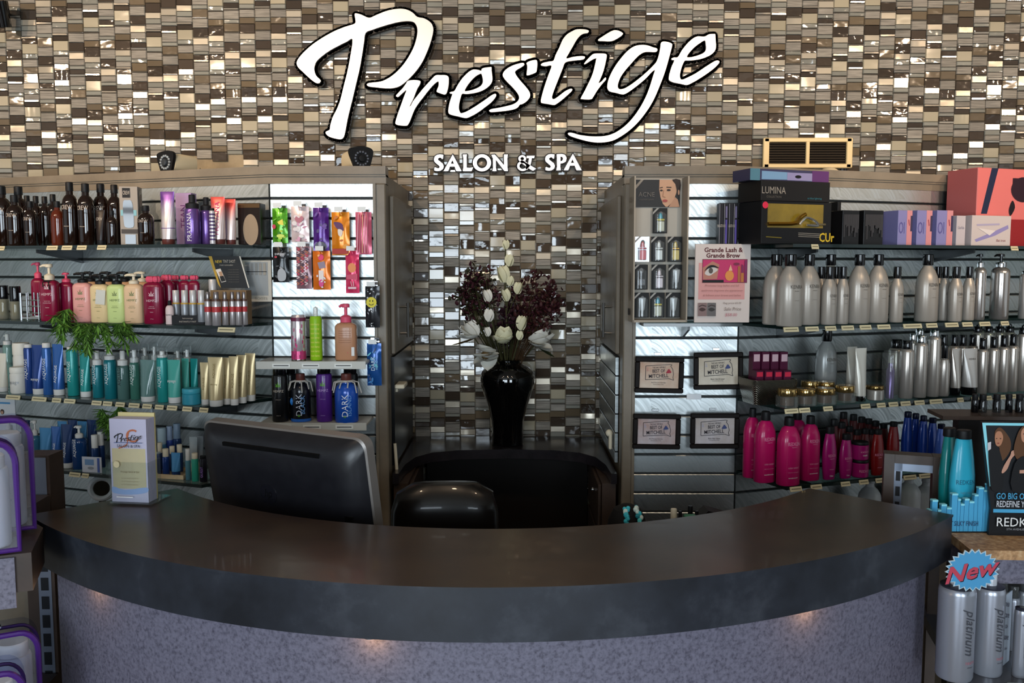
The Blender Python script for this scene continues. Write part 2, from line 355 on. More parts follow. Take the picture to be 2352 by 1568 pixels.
def unit(side):
    L=side<0; xi=XIL if L else XIR; A=AL if L else AR; u=UL if L else UR; n=NL if L else NR; sg=-1 if L else 1
    t=thing('display_unit','grey wall display unit with metal slat panels, '+('nearest the computer monitor' if L else 'carrying the four framed awards'),'display unit',(A.x,A.y,0),0,'slatwall display units')
    loc=Vector((A.x,A.y,0))
    def W(mb,nm,parent=t): return mb.build(nm,parent,-loc if parent is t else None,sharp=20)
    SL=1.9; e=A+u*SL
    pts=[(xi,WY-.015),(xi,A.y+.03),(A.x-sg*.0,A.y+.03),(e.x,min(e.y+.03,WY-.02)),(e.x,WY-.015)]
    g=MB(); g.prism(pts,lambda x,y,z:(x,y,z),0,TOPZ-.03,TAUPE,sm=False); W(g,'carcass')
    # crown: front run and angled run, with a square cap moulding above it
    g=MB()
    for (z0,z1,o) in ((1.925,1.957,.022),(1.957,TOPZ,.034),(1.950,1.957,.028)):
        p=[(xi-sg*(-.0),A.y-o),(A.x,A.y-o),(A.x+u.x*SL+n.x*o,A.y+u.y*SL+n.y*o),(A.x+u.x*SL,A.y+u.y*SL),(A.x,A.y+.035),(xi,A.y+.035)]
        g.prism(p,lambda x,y,z:(x,y,z),z0,z1,TAUPE,sm=False)
    W(g,'crown_fascia')
    for x,w,nm in ((xi+sg*.022,.044,'corner_post'),):
        g=MB(); g.box((x,A.y-.004,.97),(w,.07,1.91),TAUPE,bev=.004); g.box((x+sg*.016,A.y-.03,.97),(.010,.035,1.91),TAUPE); W(g,nm)
    wx=abs(A.x-(xi+sg*.044))
    W(slats(A+Vector((-sg*wx,0,0)) if not L else A,Vector((1,0,0)),Vector((0,-1,0)),wx,.60,1.945,.006),'slat_panel')
    W(slats(A,u,n,SL,.60,1.945,.006) if L else slats(A,u,n,SL,.60,1.945,.006),'slat_panel')
    # base cabinet with a deck
    p=[(xi+sg*.05,A.y-.0),(A.x,A.y-.02)]; q=A+n*.27; q2=A+u*SL+n*.27
    g=MB(); g.prism([(A.x-sg*.0,A.y-.02),(q.x,q.y),(q2.x,q2.y),(e.x,e.y)],lambda x,y,z:(x,y,z),.02,.66,TAUPE,sm=False); W(g,'base_cabinet')
    # door in the niche side, with a bar handle
    g=MB(); g.box((xi-sg*.008,3.43,1.605),(.016,.56,.57),TAUPE,bev=.003); d=W(g,'door')
    g=MB(); hx=xi-sg*.045; g.tube([(hx,3.30,1.37),(hx,3.30,1.50)],.006,CHR,10); g.tube([(xi-sg*.016,3.30,1.385),(hx,3.30,1.385)],.0045,CHR); g.tube([(xi-sg*.016,3.30,1.485),(hx,3.30,1.485)],.0045,CHR)
    h=g.build('handle',d)
    g=MB()
    if L: g.box((xi+.006,3.43,1.11),(.012,.57,.40),M('0d0e10',.3)); W(g,'niche_panel')
    else: W(slats(Vector((xi,3.15,0)),Vector((0,1,0)),Vector((-1,0,0)),.58,.92,1.31,.002),'niche_slat_panel')
    return t
UNL=unit(-1); UNR=unit(1)
# small fittings on the niche side of the units
def place_clip(y,z,L,lab,sz):
    x=XIL+.012 if L else XIR-.016
    g=MB(); sg=1 if L else -1
    g.box((x+sg*sz[0]/2,y,z),sz,CRM,bev=.003); g.box((x+sg*.004,y,z-.012),(.008,sz[1]*.5,.02),CRM); o=g.build('bracket'); tag(o,lab,'bracket')
place_clip(3.2,1.20,1,'pale bracket stub sticking out over the black niche panel',(.035,.1,.016))
g=MB(); g.box((0,0,0),(.006,.028,.075),CRM,bev=.002); g.box((.001,.0,.036),(.008,.036,.014),CRM,bev=.002); o=g.build('door_hook',None,(XIL+.004,3.17,1.605),); tag(o,'pale flat door hook on the upper niche door, beside the smiley packet','hook')
g=MB(); g.tube([(0,0,.0),(.004,-.002,-.06),(.008,-.004,-.13)],.006,CRM); o=g.build('hanging_strap',None,(XIL+.013,3.13,.995)); tag(o,'thin pale strap hanging beside the black niche panel','strap')
g=MB(); g.box((-.006,0,0),(.012,.03,.06),CRM,bev=.003); g.ball((-.01,0,.03),.014,CRM); o=g.build('wall_hook',None,(XIR-.02,3.2,.99)); tag(o,'pale hook on the slatted niche side above the back counter','hook')
# ---------------------------------------------------------------- glass shelves
def shelf(A,u,n,L,D,z,ch,lab,name='glass_shelf',tags=(),Ljoin=0,poly=None,rz=0,grp='glass shelves'):
    t=thing(name,lab,'shelf',(A.x,A.y,z),0,grp); loc=Vector((A.x,A.y,z))
    C0=A+n*.02; P1=A+u*ch+n*D; P2=A+u*L+n*D; P3=A+u*L+n*.02
    pts=poly or [tuple(C0.xy),tuple(P1.xy),tuple(P2.xy),tuple(P3.xy)]
    g=MB(); g.prism(pts,lambda x,y,q:(x-loc.x,y-loc.y,q),-.012,-.001,GLASS,side=GEDGE,sm=False); g.build('glass',t)
    for b in (.16,.85,1.5):
        if b>L: continue
        g=MB(); p=A+u*b+n*.02-loc; q=A+u*b+n*(D*.8)-loc; zz=Vector((0,0,1)); w=u*.006
        vs=[]
        for s_ in (-1,1):
            for (pp,h) in ((p,-.062),(p,-.013),(q,-.013),(q,-.026)): vs.append(Vector((pp.x,pp.y,h))+w*s_*.7)
        g.add(vs,[(0,1,2,3),(7,6,5,4),(0,4,5,1),(1,5,6,2),(2,6,7,3),(3,7,4,0)],M('3b3c3d',.3,.8),False); g.build('shelf_bracket',t)
    for px,w in tags:                                   # price strips clipped on the front edge
        o=onl(A,u,n,D+.003,px,z-.006); ww=w*depth(o.y,z)/F/CS
        g=MB(); g.box((0,0,0),(ww,.003,.016),TAGM); g.box((0,-.0018,0),(ww*.8,.0008,.004),M('8d8468',.6))
        k=g.build('price_tag',t,(o.x-loc.x,o.y-loc.y,-.010)); k.rotation_euler=(-.35,0,math.atan2(n.x,-n.y))
    return t
def onl(A,u,n,off,px,z):                              # the point at that picture column on a line parallel to a shelf
    k=(px-1176)/F; P=A+n*off; dz=CZ-z
    s=(k*(P.y*cp+dz*sp)-P.x)/(u.x-k*u.y*cp); return P+u*s
DS=.28
tl={1:[(4,16),(120,30),(154,28),(188,26),(234,24)],2:[(520,44)],3:[(30,40),(90,40),(130,24),(160,30),(222,26),(247,24),(276,24),(308,28),(338,24),(366,22),(395,26),(430,24),(468,22)],4:[(128,16),(172,30),(196,18)]}
tr={1:[(1872,18),(2330,20)],2:[(1817,38),(1865,34),(1908,28),(1947,32),(1988,30),(2030,34),(2096,50),(2140,30),(2186,36),(2222,28),(2262,30),(2308,22)],
    3:[(1818,34),(1848,28),(1902,24),(1988,24),(2024,22),(2052,24),(2080,26),(2112,26),(2150,34),(2206,16),(2240,20),(2268,24),(2300,22),(2324,24)],4:[(1828,30),(1875,28),(1942,24),(1984,24),(2020,20),(2090,34),(2125,32)]}
nm={1:'top',2:'second',3:'third',4:'lowest'}; wh={1:('dark amber bottles','boxed styling tools'),2:('crimson and pastel pump bottles','tall grey litre bottles'),3:('teal bottles and cream tubes','silver spray cans and gold lidded jars'),4:('blue tubes','magenta bottles')}
for i in (1,2,3,4):
    shelf(AL,UL,NL,1.75,DS,SZ[i],.11,f'{nm[i]} glass shelf of the wall unit, carrying {wh[i][0]}',tags=tl[i])
    shelf(AR,UR,NR,1.75,DS,SZ[i],.02,f'{nm[i]} glass shelf of the wall unit, carrying {wh[i][1]}',tags=tr[i])
# shelf under the blister pack stand (front section of the award unit)
shelf(Vector((.445,3.1,0)),Vector((1,0,0)),Vector((0,-1,0)),.335,.16,1.447,0,'small glass shelf under the blister pack stand and price poster')
for i,(z,lab) in enumerate(((1.317,'white acrylic shelf holding two spray cans and a tan pump bottle'),(1.107,'white acrylic shelf holding the ribbon-tied bottles'))):
    t=thing('acrylic_shelf',lab,'shelf',(-.68,3.077,z),0,'white acrylic shelves')
    wm=M('b9b7ae',.35); g=MB(); g.box((-.0,-.075,-.007),(.37,.15,.012),wm,bev=.003); g.box((0,-.150,-.012),(.37,.004,.026),wm); g.build('shelf_board',t)
    for k,x in enumerate((-.10,.0,.11)):
        g=MB(); g.box((0,0,0),(.06,.002,.013),TAGW); g.box((0,-.0013,0),(.05,.0006,.003),INK); g.build('price_tag',t,(x,-.1532,-.013))
# ---------------------------------------------------------------- back counter in the niche
t=thing('back_counter','dark counter filling the tiled niche behind the desk','counter',(0,3.4,0))
L0=Vector((0,3.4,0)); g=MB()
p=[(XIL+.013,WY-.005),(XIL+.013,3.06),(-.405,3.06),(-.40,3.20),(-.375,3.33),(-.32,3.41),(-.22,3.455),(-.02,3.475),(.17,3.455),(.27,3.41),(.325,3.33),(.35,3.20),(.355,3.06),(XIR-.017,3.06),(XIR-.017,WY-.005)]
ctm=mottled('dark_counter_laminate','1c1a1d','2a262a',8,.22)
g.prism(p,lambda x,y,z:(x,y-3.4,z),.862,.90,ctm,sm=False); g.build('worktop',t)
for s_,x0,x1 in ((-1,XIL+.014,-.375),(1,.325,XIR-.018)):
    g=MB(); g.box(((x0+x1)/2,-.07,.43),(x1-x0,.5,.858),BROWN); 
    pd=g.build('pedestal',t); xf=x1 if s_<0 else x0
    for z0,z1 in ((.10,.45),(.47,.66),(.68,.85)):
        g=MB(); g.box((xf+s_*-.006,-.09,(z0+z1)/2),(.012,.42,z1-z0),BROWN,bev=.003); g.ball((xf-s_*.018,-.16,(z0+z1)/2+.03),.009,CHR); g.build('drawer',pd)
g=MB(); g.box((-.02,.30,.43),(.69,.02,.86),M('191310',.5)); g.build('back_panel',t)
# ---------------------------------------------------------------- the curved reception desk
DC=Vector((-.05,3.08,0))
def sector(r0,r1,a,n=56): return [(DC.x+r1*math.sin(q),DC.y-r1*math.cos(q)) for q in [a*(2*i/n-1) for i in range(n+1)]]+[(DC.x+r0*math.sin(q),DC.y-r0*math.cos(q)) for q in [a*(1-2*i/n) for i in range(n+1)]]
t=thing('reception_desk','curved reception desk with dark top and lavender speckled front','desk',DC); o=DC
fn=lambda x,y,z:(x-o.x,y-o.y,z); AA=math.radians(46.3)
g=MB(); g.prism(sector(1.163,1.522,AA),fn,1.045,1.05,DTOP,side=DBAND); g.prism(sector(1.165,1.52,AA),fn,.944,1.046,DBAND); g.build('countertop',t)
g=MB(); g.prism(sector(1.42,1.468,math.radians(46)),fn,.0,.943,LAV); g.build('front_panel',t)
for s_ in (-1,1):
    a=s_*math.radians(45.6); d=Vector((math.sin(a),-math.cos(a),0)); g=MB(); g.box(d*1.30+Vector((0,0,.47)),(.03,.22,.94),DARK,Matrix.Rotation(a,3,'Z')); g.build('end_panel',t)
g=MB(); g.prism(sector(.80,1.419,math.radians(43)),fn,.72,.757,M('241d18',.4)); g.build('work_surface',t)
for a in (-37,-8.5,27):
    q=math.radians(a); g=MB(); d=Vector((math.sin(q),-math.cos(q),0))*1.493; g.lathe([(0,-.008),(.012,-.008),(.012,0),(0,0)],GREYM,14); g.build('puck_light',t,(d.x,d.y,.9435))
    l=bpy.data.lights.new('puck',"POINT"); l.energy=.10; l.color=(1,.55,.22); l.shadow_soft_size=.012; lo=bpy.data.objects.new('desk_puck_glow',l); C.objects.link(lo); lo.location=(o.x+d.x*1.002,o.y+d.y*1.002,.925)
# ---------------------------------------------------------------- lettering traced from the wall sign
def sc(pts,k,ox,oy): return [(ox+x/k,oy+y/k) for x,y in pts]
P_=[(775,165),(800,165),(850,180),(925,210),(1000,180),(1100,140),(1200,118),(1270,115),(1330,128),(1385,158),(1430,200),(1500,215),(1560,250),(1590,290),(1598,350),(1575,450),(1540,550),(1480,680),(1400,790),(1310,880),(1240,930),(1170,948),(1100,950),(1000,940),(930,932),(905,920),(903,905),(930,893),(1010,885),(1080,868),(1170,815),(1260,730),(1340,620),(1400,500),(1430,380),(1428,310),(1405,265),(1370,248),(1300,245),(1200,262),(1080,295),(960,335),(888,368),(870,470),(850,600),(825,740),(790,890),(750,1060),(710,1220),(685,1340),(668,1430),(650,1472),(620,1485),(560,1475),(500,1455),(470,1425),(472,1405),(510,1385),(515,1350),(540,1260),(580,1180),(620,1080),(660,920),(700,760),(730,600),(750,435),(690,460),(600,505),(500,560),(420,620),(370,670),(350,720),(350,770),(370,820),(410,860),(412,880),(395,897),(360,890),(300,845),(230,780),(180,730),(163,690),(175,650),(230,580),(330,490),(450,410),(560,350),(670,305),(772,272),(780,230),(773,190)]
r_=[(250,390),(310,375),(380,375),(430,385),(442,405),(425,450),(395,500),(370,560),(335,650),(300,720),(278,768),(300,750),(330,690),(400,600),(490,490),(580,390),(650,315),(690,298),(740,300),(780,298),(830,305),(858,330),(862,380),(858,450),(845,520),(825,575),(800,590),(760,580),(705,560),(682,545),(690,510),(710,460),(710,400),(690,400),(640,440),(560,530),(490,620),(420,710),(360,800),(320,890),(290,970),(260,1030),(235,1052),(170,1052),(100,1042),(68,1020),(75,970),(110,860),(160,720),(200,610),(232,525),(200,545),(150,590),(110,625),(85,620),(80,600),(120,555),(180,490),(230,420)]
e_=[(1355,205),(1400,190),(1470,182),(1498,182),(1500,230),(1508,300),(1512,370),(1490,430),(1430,490),(1340,540),(1230,570),(1120,582),(1060,580),(1035,650),(1015,740),(1015,810),(1035,860),(1060,865),(1130,840),(1250,770),(1400,670),(1500,600),(1550,578),(1568,590),(1560,625),(1500,700),(1400,780),(1290,860),(1190,915),(1130,938),(1080,935),(1000,915),(930,900),(875,880),(855,850),(860,780),(880,690),(910,600),(915,580),(885,575),(875,560),(900,548),(945,535),(1000,440),(1070,340),(1150,260),(1210,222),(1260,217),(1310,225),(1345,235)]
eh=[(1100,535),(1130,470),(1190,390),(1260,320),(1320,285),(1345,280),(1360,320),(1370,390),(1355,440),(1310,480),(1230,515),(1150,535)]
s_a=[(1980,125),(1985,150),(1940,185),(1880,220),(1850,250),(1860,290),(1900,350),(1960,420),(2030,500),(2070,570),(2068,630),(2020,690),(1960,730),(1920,740),(1890,780),(1830,810),(1740,828),(1620,842),(1500,852),(1470,840),(1465,825),(1500,805),(1600,788),(1720,762),(1810,738),(1870,705),(1905,660),(1905,610),(1870,550),(1800,470),(1720,390),(1675,330),(1665,290),(1690,240),(1750,190),(1830,150),(1920,125),(1960,118)]
s_b=[(2020,120),(2060,95),(2120,78),(2160,75),(2178,95),(2180,160),(2170,240),(2150,265),(2090,290),(2035,305),(2020,290),(2028,220),(2030,160)]
t_=[(560,125),(600,108),(660,105),(720,112),(740,125),(725,148),(680,155),(640,180),(600,230),(560,300),(520,370),(490,430),(560,415),(640,405),(690,408),(695,425),(670,445),(580,455),(480,475),(450,540),(410,640),(370,740),(340,820),(330,870),(350,885),(400,855),(470,800),(530,770),(555,775),(545,800),(480,860),(420,910),(370,945),(340,950),(280,940),(220,930),(205,915),(210,870),(240,760),(280,640),(310,560),(322,510),(260,518),(215,512),(205,500),(230,480),(300,465),(345,455),(370,390),(410,310),(450,220),(500,160)]
i_=[(800,378),(850,375),(920,378),(940,395),(935,440),(915,530),(890,610),(860,680),(850,705),(880,690),(915,650),(930,645),(930,670),(890,715),(840,780),(790,860),(770,885),(720,890),(665,885),(650,875),(690,800),(740,700),(780,610),(805,520),(820,450),(822,430),(790,440),(740,470),(700,495),(688,490),(700,470),(740,425),(770,395)]
i_d=[(845,220),(880,195),(950,150),(1010,120),(1060,118),(1110,140),(1120,160),(1090,190),(1030,225),(980,240),(900,238),(850,235)]
g_=[(1500,320),(1503,345),(1480,360),(1400,358),(1350,365),(1290,405),(1220,480),(1150,560),(1095,640),(1065,720),(1070,765),(1100,775),(1150,760),(1230,710),(1320,640),(1400,570),(1460,510),(1500,460),(1525,380),(1540,300),(1545,260),(1570,243),(1620,248),(1665,265),(1670,290),(1650,370),(1620,480),(1580,610),(1530,740),(1470,880),(1400,1000),(1310,1120),(1210,1220),(1100,1300),(1000,1350),(880,1370),(760,1362),(630,1330),(540,1300),(510,1280),(510,1262),(550,1260),(640,1285),(760,1300),(880,1300),(970,1285),(1060,1245),(1160,1170),(1250,1070),(1330,950),(1390,830),(1430,720),(1460,620),(1478,560),(1440,585),(1380,650),(1300,720),(1220,780),(1150,825),(1110,832),(1040,815),(975,800),(950,770),(948,720),(970,640),(1020,540),(1090,440),(1170,350),(1250,295),(1330,280),(1400,287),(1460,308)]
E_=[(2040,185),(2080,162),(2140,158),(2152,165),(2155,220),(2160,290),(2150,340),(2110,385),(2040,420),(1950,445),(1850,455),(1810,458),(1780,520),(1758,600),(1760,650),(1780,668),(1830,650),(1930,600),(2050,520),(2150,460),(2190,458),(2195,480),(2150,530),(2060,600),(1960,665),(1880,710),(1830,728),(1770,715),(1690,700),(1645,680),(1633,655),(1645,590),(1670,510),(1695,455),(1670,448),(1663,432),(1695,420),(1735,415),(1780,340),(1840,265),(1900,210),(1955,185),(2000,187)]
Eh=[(1835,415),(1860,370),(1920,305),(1980,260),(2035,230),(2045,270),(2048,330),(2020,370),(1950,400),(1880,418)]
k1=(4.6114,650,0);k2=(6.5333,900,130);k3=(4.9,1200,50)
LET=[('P',[(sc(P_,*k1),[])]),('r',[(sc(r_,*k2),[])]),('e',[(sc(e_,*k2),[sc(eh,*k2)])]),('s',[(sc(s_a,*k2),[]),(sc(s_b,*k2),[])]),('t',[(sc(t_,*k3),[])]),('i',[(sc(i_,*k3),[]),(sc(i_d,*k3),[])]),('g',[(sc(g_,*k3),[])]),('e',[(sc(E_,*k3),[sc(Eh,*k3)])])]
LET=[(n,[(smooth(a,3),[smooth(h,3) for h in hs]) for a,hs in pl]) for n,pl in LET]
def outline(mb,loops,w,fn,t0,t1,m):                    # a thick border along outlines
    for l in loops:
        n=len(l)
        for i in range(n):
            p,q=l[i],l[(i+1)%n]; dx,dy=q[0]-p[0],q[1]-p[1]; L=math.hypot(dx,dy)
            if L<1e-6: continue
            nx,ny=-dy/L*w,dx/L*w
            mb.prism([(p[0]+nx,p[1]+ny),(q[0]+nx,q[1]+ny),(q[0]-nx,q[1]-ny),(p[0]-nx,p[1]-ny)],fn,t0,t1,m,sm=False)
            if i%2==0 or L>w: mb.prism(ell(p[0],p[1],w,w,12),fn,t0,t1,m,sm=False)
so=Py(1160,180,3.735)
FACE=mottled('satin_white_sign_face','dcd7d6','e6e2e0',2,.32); FACE.node_tree.nodes['Principled BSDF'].inputs['Metallic'].default_value=.45
t=thing('script_wall_sign','large white script sign with black outline on the mosaic wall','sign',so)
fw=lambda x,y,d: Py(x,y,3.735)-so+Vector((0,-d,0))
g=MB()
for n,pl in LET:
    for a,hs in pl:
        g.prism(a,fw,.0,.018,M('1a1412',.4),hs); outline(g,[a]+hs,7.4,fw,.0,.018,M('1a1412',.4))
g.build('backing',t)
for n,pl in LET:
    g=MB()
    for a,hs in pl: g.prism(a,fw,.0181,.030,FACE,hs)
    g.build('letter_face',t)
# block capitals below
k4=(6.189,980,330)
S1=[(243,165),(235,222),(222,225),(205,205),(185,205),(165,220),(170,240),(200,262),(235,290),(248,325),(240,360),(205,388),(165,395),(130,392),(112,385),(115,345),(128,340),(150,350),(172,355),(190,340),(180,318),(145,290),(115,262),(107,230),(118,190),(150,165),(190,157),(225,160)]
A1=[(375,158),(500,395),(425,395),(400,330),(335,330),(310,395),(243,395)]; A1h=[(368,240),(392,290),(348,290)]
mv=lambda p,x,y:[(a+x,b+y) for a,b in p]
def stroke(pts,w):                                      # a constant-width stroke as one outline
    l=[];r=[]
    for i,p in enumerate(pts):
        a=pts[max(0,i-1)];b=pts[min(len(pts)-1,i+1)];dx,dy=b[0]-a[0],b[1]-a[1];L=math.hypot(dx,dy) or 1
        l.append((p[0]-dy/L*w/2,p[1]+dx/L*w/2));r.append((p[0]+dy/L*w/2,p[1]-dx/L*w/2))
    return l+r[::-1]
BL=[('S',[(S1,[])]),('A',[(A1,[A1h])]),('L',[([(515,160),(575,158),(570,200),(572,345),(610,348),(665,340),(640,395),(515,395),(525,340),(525,215)],[])]),('O',[(ell(788,277,130,122,36),[ell(788,277,72,76,32)])]),
 ('N',[([(920,165),(970,160),(1100,310),(1098,160),(1155,158),(1148,220),(1150,340),(1155,395),(1105,393),(985,235),(985,340),(995,395),(935,395),(945,340),(943,215)],[])]),
 ('&',[(ell(1358,218,56,50,26),[ell(1358,218,25,22,20)]),(ell(1365,322,80,72,30),[ell(1365,322,46,40,24)]),([(1322,262),(1352,238),(1555,362),(1510,392),(1470,370)],[]),([(1420,178),(1535,176),(1528,212),(1495,212),(1478,300),(1425,382),(1400,350),(1440,290),(1455,212),(1420,212)],[])]),
 ('S',[(mv(S1,1573,-5),[])]),('P',[([(1845,155),(1920,150),(1965,165),(1988,210),(1975,260),(1930,285),(1900,288),(1898,330),(1905,383),(1840,385),(1850,330),(1848,210)],[[(1900,190),(1925,195),(1935,220),(1922,248),(1900,255)]])]),('A',[(mv(A1,1700,-12),[mv(A1h,1700,-12)])])]
BL=[(n,[(sc(a,*k4),[sc(h,*k4) for h in hs]) for a,hs in pl]) for n,pl in BL]
so2=Py(1165,373,3.735); t=thing('block_letter_sign','small white block capital sign under the script sign','sign',so2)
fw2=lambda x,y,d: Py(x,y,3.735)-so2+Vector((0,-d,0))
for n,pl in BL:
    g=MB()
    for a,hs in pl: outline(g,[a]+hs,2.6,fw2,0,.010,M('1a1412',.4)); g.prism(a,fw2,0,.010,M('1a1412',.4),hs)
    for a,hs in pl: g.prism(a,fw2,.0101,.016,FACE,hs)
    g.build('letter',t)
def prestige(card,x0,y0,w,m,m2=None):                   # the same script, small, on a printed card
    k=w/970
    for n,pl in LET:
        for a,hs in pl: card.poly([(x0+(x-680)*k,y0+(y-25)*k) for x,y in a],m2 if (m2 and n=='P') else m,[[(x0+(x-680)*k,y0+(y-25)*k) for x,y in h] for h in hs])
# ---------------------------------------------------------------- vent, cameras and spotlight on the mosaic wall
VM=M('e2c894',.4); vo=Py(1853,352,WY-.004); t=thing('wall_vent','cream return air vent in the mosaic wall above the boxed styling tools','vent',vo)
g=MB(); W_,H_=.37,.125
for c,d in (((0,-.008,.054),(W_,.016,.018)),((-.176,-.008,0),(.026,.016,.125)),((.176,-.008,0),(.026,.016,.125)),((0,-.008,0),(.016,.014,.11)),((0,-.008,-.054),(W_,.016,.018))): g.box(c,d,VM,bev=.003)
g.build('frame',t)
g=MB(); g.box((0,-.001,0),(.34,.002,.10),M('0c0a09',.9,spec=.05)); g.build('duct_opening',t)
g=MB()
for k in range(9): g.box((0,-.006,.042-k*.0105),(.33,.010,.002),M('3a332b',.5),Matrix.Rotation(.7,3,'X'))
g.build('louvre',t)
def cctv(px,py,Y,lab,rz,lit):
    p=Py(px,py,Y); p.z=TOPZ+.001; t=thing('security_camera',lab,'camera',p,rz,'security cameras on the display units'); k=1.0
    g=MB(); wm=M('d9c7a4',.4); g.loft([(.028,.028,-.06,0,0,3.4),(.040,.036,-.05,0,0,3.4),(.044,.037,.02,0,0,3.4),(.040,.033,.055,0,0,3.2)],wm,20)
    o=g.build('housing',t,(0,0,.045)); o.rotation_euler=(pi/2,0,0)
    g=MB(); pts=smooth([(-.048,.03),(-.02,.042),(.02,.044),(.044,.032),(.04,0),(.022,-.04),(-.02,-.04),(-.036,-.012)],4); g.prism(pts,lambda x,y,d:(x,-.056-d,y+.045),0,.012,M('0d0d0f',.5))
    f=g.build('face_plate',t); g=MB(); 
    for k in range(14):
        a=2*pi*k/14; g.ball((.024*math.cos(a),-.069,.046+.024*math.sin(a)),.0052,M('b9c2c8',.1,.6) if lit else M('5d6068',.15,.5),8,5)
    g.build('infrared_ring',f); g=MB(); g.lathe([(0,0),(.014,0),(.012,.008),(0,.010)],M('44484c',.1,.3) if lit else BLK,16); l=g.build('lens',f,(0,-.068,.046)); l.rotation_euler=(pi/2,0,0)
    g=MB(); g.box((.0,.03,.004),(.05,.07,.008),wm,bev=.002); g.tube([(0,.04,.008),(0,.03,.03)],.01,wm); g.build('mount',t)
cctv(413,375,3.42,'white security camera with bright ring, on the unit top by the bare wall patch',-.5,True)
cctv(817,366,3.30,'white security camera with dark face, on the unit top under the script sign',.5,False)
p=Py(1905,370,3.45); p.z=TOPZ+.002; t=thing('dome_camera','small cream dome camera in front of the wall vent','camera',p)
g=MB(); g.lathe([(.04,0),(.04,.012),(.034,.024),(.018,.034),(0,.037)],M('d9c7a4',.4),18); g.build('dome',t); g=MB(); g.lathe([(.022,0),(.022,.03),(0,.032)],GBLK,14); o=g.build('eye',t,(.05,-.0,.0))
p=Py(2,32,3.66); t=thing('spotlight','black spotlight at the upper corner of the mosaic wall','lamp',p)
g=MB(); g.lathe([(0,-.05),(.03,-.05),(.036,.05),(.030,.05),(.026,.03),(0,.03)],GBLK,16); o=g.build('lamp_head',t); o.rotation_euler=(.3,0,0); g=MB(); g.tube([(0,0,0),(-.02,.04,.02),(-.03,.085,.03)],.008,BLK); g.build('arm',t)
# loose mortar chip by the bare patch
g=MB(); g.loft([(.014,.01,0),(.012,.008,.014,.002),(.006,.004,.034,.003),(0,0,.04,.002)],M('d8c4a0',.6),8); p=Py(458,378,3.5); o=g.build('cable_clip',None,(p.x,p.y,TOPZ+.001)); tag(o,'small pale pointed clip on the unit top beside the bright-ringed camera','clip')
# ---------------------------------------------------------------- vase and flowers in the niche
VY=3.58; v0=Py(1166,1020,VY); v0=Vector((v0.x,VY,.9008)); k=VY/F*1.0
pr=[(34,0),(37,3),(36,30),(38,60),(46,95),(56,125),(63,150),(64,165),(60,180),(48,192),(34,198),(30,203),(33,208),(30,210),(26,207),(26,195),(0,190)]
g=MB(); g.lathe([(0,0)]+[(a*k,b*k*.945) for a,b in pr],M('060606',.05,coat=1),40); o=g.build('vase',None,v0); tag(o,'glossy black vase of flowers standing in the tiled niche','vase')
PET=M('d8d6cc',.55); PETY=M('d2cfae',.55); STEM=M('3a3a22',.6); LEAF=M('2c3a1e',.45); LEAFB=M('5a4526',.5); BURG=M('3a1820',.6)
mouth=Vector((v0.x,VY,v0.z+.325))
def petal(g,base,dirv,L,w,m,curl=.25,rollv=0):
    d=Vector(dirv).normalized(); up=Vector((0,0,1)) if abs(d.z)<.95 else Vector((0,1,0)); s=d.cross(up).normalized(); nrm=s.cross(d).normalized()
    q=Matrix.Rotation(rollv,3,d); s=q@s; nrm=q@nrm; vs=[]; N=6
    for i in range(N+1):
        t=i/N; ww=w*math.sin(pi*min(.98,t*.86+.12))**.8*(1 if i<N else .25)
        for j in (-1,-.5,0,.5,1): vs.append(Vector(base)+d*L*t+nrm*(curl*L*t*t)+s*ww*j-nrm*(.35*ww*(1-j*j)))
    fs=[(i*5+j,i*5+j+1,i*5+j+6,i*5+j+5) for i in range(N) for j in range(4)]
    o=len(vs); vs+=[v+nrm*.0015 for v in vs]; fs+=[tuple(o+a for a in f[::-1]) for f in fs]
    g.add(vs,fs,m)
def P3(px,py,dy=0): p=Py(px,py,VY+dy); return p-mouth
def stemp(p,b=.25): a=Vector((p.x*.12,p.y*.2,-.10)); return smooth([a,Vector((p.x*.3,p.y*.4,p.z*.15-.02)),Vector((p.x*.75,p.y*.8,p.z*.6)),p],4,False)
def magnolia(px,py,r,axis,lab,dy,n=9,centre=None,leaf=None,m=PET):
    t=thing('magnolia_flower',lab,'flower',mouth,0,'white magnolias in the black vase'); c=P3(px,py,dy); ax=Vector(axis).normalized(); rr=r*k
    g=MB(); q=ax.to_track_quat('Z','Y')
    for i in range(n):
        a=2*pi*i/n*1.0+ (.4 if i%2 else 0); op=.35+.5*(i%3)/2; d=q@Vector((math.cos(a)*op,math.sin(a)*op,1)); petal(g,c-ax*rr*.4,d,rr*R.uniform(1.25,1.6),rr*R.uniform(.5,.65),m,-.12 if op>.5 else .1,R.uniform(-.2,.2))
    g.build('petals',t)
    if centre: g=MB(); g.ball(c+ax*rr*.35,rr*.28,LEAFB,10,6); g.build('seed_head',t)
    g=MB(); g.tube(stemp(c-ax*rr*.4),.0028,STEM,6); g.build('stem',t)
    if leaf: g=MB(); petal(g,c-ax*rr*.5,leaf[0],leaf[1]*k,leaf[2]*k,leaf[3],.05); g.build('leaf',t)
magnolia(1081,766,30,(-.6,-.4,.7),'full white magnolia facing the computer monitor side, with a brown leaf',-.02,leaf=((-.95,-.1,-.35),55,8,LEAFB))
magnolia(1157,778,26,(.05,-.5,.9),'cream white magnolia standing upright over the vase mouth',-.07,11,m=PETY)
magnolia(1120,812,36,(-.35,-.9,-.15),'drooping white magnolia with a brown centre over the vase rim',-.1,7,centre=True)
magnolia(1240,782,34,(.5,-.6,.35),'shaggy white magnolia facing the plaque side, with a green leaf',-.02,10,leaf=((.75,-.2,-.6),55,12,LEAF))
